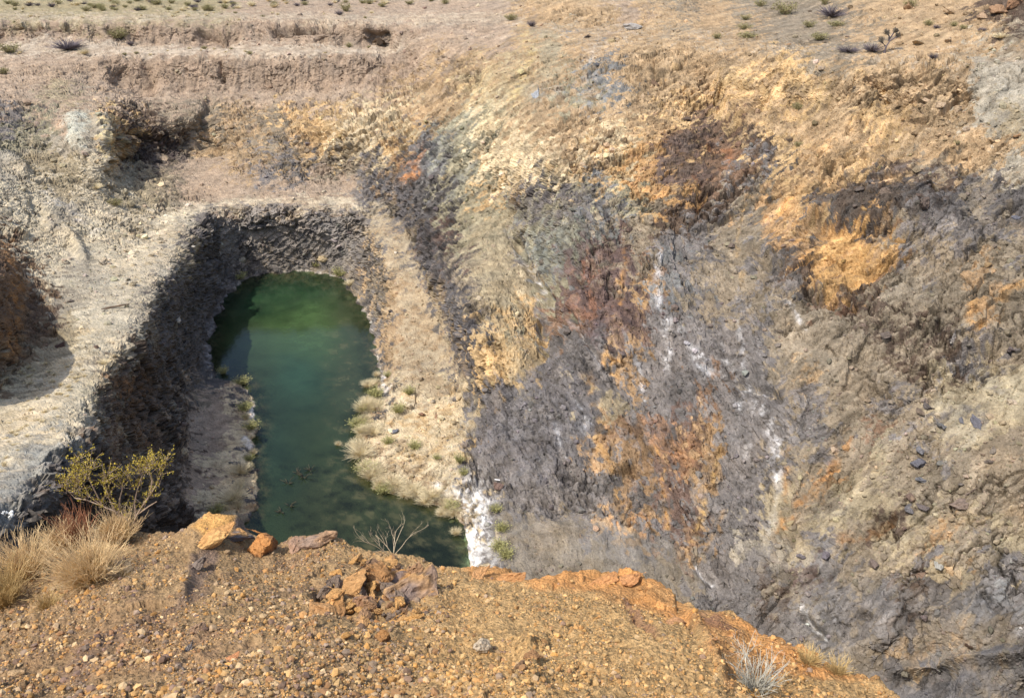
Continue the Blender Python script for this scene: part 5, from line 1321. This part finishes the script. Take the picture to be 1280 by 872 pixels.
PB = [('grey', 85, 62, 13, "dark grey spreading bush on the upper left bench", 2.0), ('green', 148, 50, 11, "green bush at the foot of the upper left bank", 1.2), ('grey', 163, 57, 7, "small dark bush right of the green one at the upper left bank", .9),
 ('green', 12, 66, 10, "round green bush near the left edge on the bench", 1.4), ('green', 5, 92, 7, "bright green bush on the left edge below the bench", 1.0), ('dry', 106, 68, 7, "dry yellow clump right of the spreading dark bush", 1.3),
 ('grey', 424, 18, 6, "small round dark bush on the top bench", 1.2), ('green', 432, 14, 9, "green bush beside the small round dark one", .9), ('green', 436, 58, 5, "low green tuft on the lower bench, mid distance", 1.2),
 ('grey', 664, 33, 8, "dark bush by the start of the track", .9), ('green', 639, 25, 7, "green bush left of the dark one where the track starts", 1.2), ('green', 980, 18, 13, "large olive bush top centre right above the track", 1.2),
 ('grey', 1040, 22, 14, "wide grey leafless bush top right of the centre", 1.7), ('green', 1030, 6, 10, "dark green upright bush behind the wide grey one", .7), ('green', 950, 8, 7, "small dark green bush at the top edge", 1.1),
 ('green', 932, 24, 6, "grey green bush left of the olive one", 1.2), ('green', 931, 36, 6, "low bush under the grey green one", 1.6), ('green', 895, 48, 6, "low olive bush on the verge of the track", 1.2), ('green', 935, 46, 6, "wide yellow green bush on the verge of the track", 2.4),
 ('green', 1012, 34, 7, "yellow green bush on the wash above the track", 1.3), ('green', 1045, 32, 6, "low green bush right of the yellow green one on the wash", 1.8), ('green', 1025, 50, 8, "low green bush at the mouth of the wash", 1.6),
 ('grey', 1060, 66, 8, "long low grey bush on the edge of the track", 2.2), ('grey', 1165, 76, 8, "small dark bush alone on the track edge", .9), ('green', 1160, 30, 6, "bright green round bush on the tan slope", 1.3), ('grey', 1171, 35, 5, "small grey bush right of the bright green one", 1.3),
 ('green', 1192, 33, 5, "small green bush on the tan slope, third from the left", 1.1), ('green', 1205, 37, 5, "grey green bush beside rocks on the tan slope", 1.1), ('grey', 1227, 40, 6, "dark grey bush right on the tan slope", 1.1), ('dry', 1250, 46, 7, "dry olive clump at the right above the track", 2.0),
 ('green', 997, 136, 7, "small grey green bush on the ochre streak of the wall", 1.1), ('green', 996, 178, 6, "lower small bush on the ochre streak of the wall", 1.0), ('green', 1103, 217, 4, "tiny bush just above the dark band", 1.1), ('green', 1197, 187, 4, "tiny bush on the pale right wall", 1.1),
 ('green', 145, 256, 8, "green bush on the pale slope above the bench, right one", 1.2), ('dry', 120, 236, 7, "yellowish clump uphill of the green bush on the pale slope", 1.6), ('green', 1137, 10, 9, "dark green shrub beside the brown rock at the top", .9),
 ('rush', 300, 347, 9, "rushes on the far left shore of the pond", 1.6), ('rush', 395, 332, 7, "rushes below the tan block on the far shore", 1.1), ('rush', 424, 344, 11, "bright green rush clump on the far right shore", 1.1), ('dry', 440, 358, 8, "straw clump right of the bright green rushes", 1.2),
 ('rush', 280, 468, 9, "bright yellow green clump in the shade at the left shore", 1.0), ('rush', 302, 480, 9, "rush clump on the point of the small beach", 1.5), ('rush', 305, 512, 11, "rush clump on the beach edge, upper middle", 1.1), ('rush', 313, 538, 11, "rush clump on the beach edge, lower middle", 1.2),
 ('dry', 308, 522, 7, "straw clump between the two beach rush clumps", 1.1), ('dry', 300, 590, 13, "grey straw clump on the lower beach", 1.4), ('dry', 290, 625, 16, "large pale clump where the beach meets the water", 1.5), ('rush', 272, 640, 11, "rush clump by the foot of the shaded cliff", 1.2),
 ('rush', 314, 575, 8, "thin rushes standing in the water off the beach", 1.1), ('dry', 470, 470, 7, "straw clump on the right shore, farthest along", 1.0), ('rush', 484, 470, 7, "green tuft beside the farthest straw clump", 1.0),
 ('dry', 457, 512, 14, "pale grey straw bush over the right shore, upper", 1.3), ('dry', 466, 540, 15, "golden straw bush on the right shore", 1.3), ('dry', 450, 568, 17, "widest pale straw bush overhanging the water", 1.6), ('dry', 468, 590, 14, "straw bush at the corner of the right shore", 1.5),
 ('dry', 492, 606, 14, "golden straw bush on the near bank, first from the corner", 1.5), ('dry', 516, 614, 13, "golden straw bush on the near bank, second from the corner", 1.5), ('dry', 542, 624, 12, "golden straw bush on the near bank, third from the corner", 1.5), ('dry', 562, 636, 9, "small straw clump at the end of the near bank", 1.2),
 ('rush', 512, 494, 11, "green shrub at the top of the pond side rubble", .9), ('rush', 498, 516, 12, "green shrub below the first in the pond side rubble", 1.0), ('rush', 519, 558, 10, "green shrub in the middle of the pond side rubble", 1.2), ('rush', 485, 552, 9, "dull green shrub nearer the water in the rubble", 1.2),
 ('rush', 574, 575, 12, "thin green stems at the foot of the grey wall", .8), ('rush', 545, 572, 7, "small green tuft in the lower rubble", 1.0), ('rush', 580, 592, 9, "green tuft below the thin stems at the wall foot", 1.0), ('rush', 620, 638, 9, "green rushes right of the white salt crust, upper", 1.2),
 ('rush', 626, 662, 10, "green rushes right of the white salt crust, middle", 1.3), ('rush', 624, 684, 11, "green rushes right of the white salt crust, lower", 1.4), ('rush', 632, 694, 12, "dark green rush clump nearest the ledge", 1.3), ('dry', 570, 668, 9, "pale dead clump standing in the shallow near corner", 1.1),
 ('dry', 128, 455, 6, "dry clump on the lip of the inner cliff", 1.6), ('dry', 424, 569, 6, "grey dead clump out in the water near the right shore", 1.0)]
for i, (kd, x, y, h, lab, wd) in enumerate(PB):
    P = on_pit(x, y)[0].copy(); P[2] = max(P[2], WZ)
    put_bush(kd, x, y, h, lab, None, None, i, wd, P=P)
for i in range(90):
    x = R.uniform(-40, 330) if i < 66 else R.uniform(330, 560); y = R.uniform(1, 14 if i < 66 else 9)
    kd = R.choice(['green', 'green', 'dry', 'grey'])
    put_bush(kd, x, y, R.uniform(3, 6), "small %s desert bush on the %s part of the plain beyond the benches" % (dict(green='olive green', dry='straw coloured', grey='dark leafless')[kd], "far left" if x < 110 else ("left" if x < 220 else ("middle left" if x < 330 else "middle"))), "desert bushes on the far plain", "desert_bush", i, R.uniform(1, 1.6))
for i in range(34):
    x = R.choice([R.uniform(0, 480), R.uniform(170, 330)]); y = R.choice([R.uniform(16, 24), R.uniform(58, 68)])
    put_bush(R.choice(['green', 'dry', 'dry']), x, y, R.uniform(2, 3.6), "tiny dry tuft on the %s far bench, %s" % ("upper" if y < 40 else "lower", "left" if x < 160 else ("centre" if x < 320 else "right")), "tufts on the far benches", "dry_tuft", i, 1.3)
for i in range(60):
    t = R.random(); x = 110 - 130 * t + R.uniform(-14, 14); y = 452 + 130 * t + R.uniform(-22, 26)
    if i % 4 == 0: x, y = R.uniform(0, 70), R.uniform(455, 480)
    put_bush('dry', x, y, R.uniform(2.5, 4.5), "low yellow grass tuft on the %s of the sandy bench track" % ("shaded inner side" if i % 4 == 0 else ("upper stretch" if t < .35 else ("middle stretch" if t < .7 else "lower stretch"))), "grass tufts on the bench track", "grass_tuft", i, 1.3)

FR = [(474, 478), (464, 502), (455, 522), (448, 550), (446, 575), (450, 594), (470, 608), (495, 616), (522, 624), (548, 634), (566, 644)]
for i in range(44):
    k = R.randrange(len(FR) - 1); t = R.random()
    x = FR[k][0] * (1 - t) + FR[k + 1][0] * t + R.gauss(3, 5); y = FR[k][1] * (1 - t) + FR[k + 1][1] * t + R.gauss(-3, 5)
    P = on_pit(x, y)[0].copy(); P[2] = max(P[2], WZ)
    kd = R.choice(['dry', 'dry', 'dry', 'rush'])
    put_bush(kd, x, y, R.uniform(5, 12), "%s clump %s, %s" % ("straw coloured" if kd == 'dry' else "green", "overhanging the water" if x < np.interp(y, [q[1] for q in FR], [q[0] for q in FR]) else "back from the water", "right shore of the pond" if k < 5 else "near bank of the pond"), "clumps in the fringe of the pond", "fringe_clump", i, R.uniform(1, 1.7), P=P)
FL = [(303, 495), (310, 520), (316, 550), (306, 585), (300, 610), (290, 640)]
for i in range(16):
    k = R.randrange(5); t = R.random()
    x = FL[k][0] * (1 - t) + FL[k + 1][0] * t + R.gauss(0, 4); y = FL[k][1] * (1 - t) + FL[k + 1][1] * t + R.gauss(0, 4)
    P = on_pit(x, y)[0].copy(); P[2] = max(P[2], WZ)
    kd = R.choice(['dry', 'rush'])
    put_bush(kd, x, y, R.uniform(4, 9), "small %s clump edging the narrow left beach" % ("straw" if kd == 'dry' else "green"), "clumps edging the left beach", "fringe_clump", i, R.uniform(1, 1.5), P=P)

# joshua tree by the track
def joshua():
    P = Vector(on_pit(1105, 66)[0]); u = dist_scale(P)
    root = plant_root("joshua_tree", P, "dark spiky desert tree leaning beside the track at upper right", "tree")
    m = MB(); hd_ = MB(); r = random.Random(2)
    def pt(dx, dz, dy=0): return Vector((dx * u, dy * u, dz * u))
    br = [[(0, 0), (1, 8), (4, 14)], [(4, 14), (10, 18), (14, 20)], [(4, 14), (3, 20), (-1, 24)], [(1, 8), (-4, 12), (-6, 15)], [(4, 14), (8, 22), (10, 26)]]
    for i, b in enumerate(br): m.tube([pt(x, z, i - 2) for x, z in b], (1.3 if i == 0 else .9) * u, .7 * u, 6)
    m.build("trunk", M_DARK, root)
    for b in br[1:]:
        c = pt(*b[-1])
        for _ in range(170): hd_.leaf(c + rv(r) * 2 * u, R.uniform(2, 4.5) * u, .35 * u, (rv(r) + Vector((0, 0, .4))).normalized(), rv(r))
    hd_.build("crown", mat_plain("spiky_leaf", (112, 104, 92), .8, .3, 3), root)
joshua()
put_bush('grey', 1090, 66, 10, "grey brush round the foot of the spiky tree", None, None, 1, 1.8)

# ------------------------------------------------------------------ small odd things
def stick(px, py, pts, r, mat, name, label, cat, lift=.05, P=None):
    P = Vector(on_pit(px, py)[0]) if P is None else P
    P.z = max(P.z, WZ)
    u = dist_scale(P); m = MB()
    for pl in pts: m.tube([Vector((x * u, y * u, z * u + lift)) for x, y, z in pl], r, r * .5, 5)
    o = m.build(name, mat); o.location = P
    return tag(o, label, cat)
stick(145, 385, [[(-14, -9, 0), (-6, -4, 1), (4, 1, 1), (14, 9, 0)], [(4, 1, 1), (9, 1, 2)]], .07, mat_plain("old_wood", (110, 92, 76), .9), "branch", "long thin dark branch lying on the sandy bench", "branch")
stick(1212, 808, [[(-9, 4, 2), (-3, 0, 1), (5, -1, 1), (9, 1, 2)]], .05, mat_plain("dark_wood", (74, 58, 48), .9), "branch", "crooked dark branch on the lower right slope", "branch")
for i, (x, y) in enumerate(((372, 592), (388, 588), (360, 604), (362, 632), (380, 596), (352, 640))):
    P = unproj(x, y, WZ); P = Vector(P); r = random.Random(i + 60)
    pl = []
    for _ in range(6): a = r.uniform(0, 6.28); l = r.uniform(5, 11); pl.append([(0, 0, -3), (math.cos(a) * l * .4, math.sin(a) * l * .4, l * .3), (math.cos(a) * l, math.sin(a) * l, l * .45)])
    o = stick(x, y, pl, .035, mat_plain("soaked_twigs", (70, 66, 54), .8), "drowned_brush", "drowned dark brush poking out of the lower pond", "brush", 0, P); o["group"] = "drowned brush in the pond"
def plank():
    P = Vector(on_pit(623, 599)[0]); u = dist_scale(P); m = MB()
    L_, wd, th = 6 * u, 1.2 * u, .4 * u
    bm = bmesh.new(); bmesh.ops.create_cube(bm, size=1)
    for v in bm.verts: v.co = Vector((v.co.x * L_ * 2, v.co.y * wd * 1.6, v.co.z * th))
    bmesh.ops.subdivide_edges(bm, edges=[e for e in bm.edges if abs((e.verts[0].co - e.verts[1].co).x) > L_], cuts=3)
    for v in bm.verts: v.co.z += abs(v.co.x) * .12
    me = bpy.data.meshes.new("plank"); bm.to_mesh(me); bm.free(); me.materials.append(mat_plain("white_board", (228, 226, 222), .6, .1))
    o = bpy.data.objects.new("plank", me); C.objects.link(o); o.location = P + Vector((0, 0, .2)); o.rotation_euler = (0, 0, -.15)
    tag(o, "short white plank lying at the foot of the grey wall", "plank")
plank()
def hoop():
    P = Vector(on_pit(12, 643)[0]); u = dist_scale(P); m = MB()
    pts = [(math.cos(a) * 6 * u, math.sin(a) * 5 * u * (1 + .15 * math.sin(2 * a)), .12 + .06 * math.sin(3 * a)) for a in np.linspace(-.9, 4.6, 24)]
    m.tube(pts, .055, .045, 8)
    o = m.build("hose", mat_plain("white_hose", (226, 226, 222), .6, .1)); o.location = P
    tag(o, "loop of pale hose dropped on the grey rocks at far left", "hose")
    b = boulder("stone", Vector(on_pit(2, 642)[0]), 2.6 * u, (222, 222, 218), "small white stone beside the loop of hose", "stone", None, 3)
hoop()
print("verts", len(P3), "stones", n1, n2, "objects", len(bpy.data.objects))
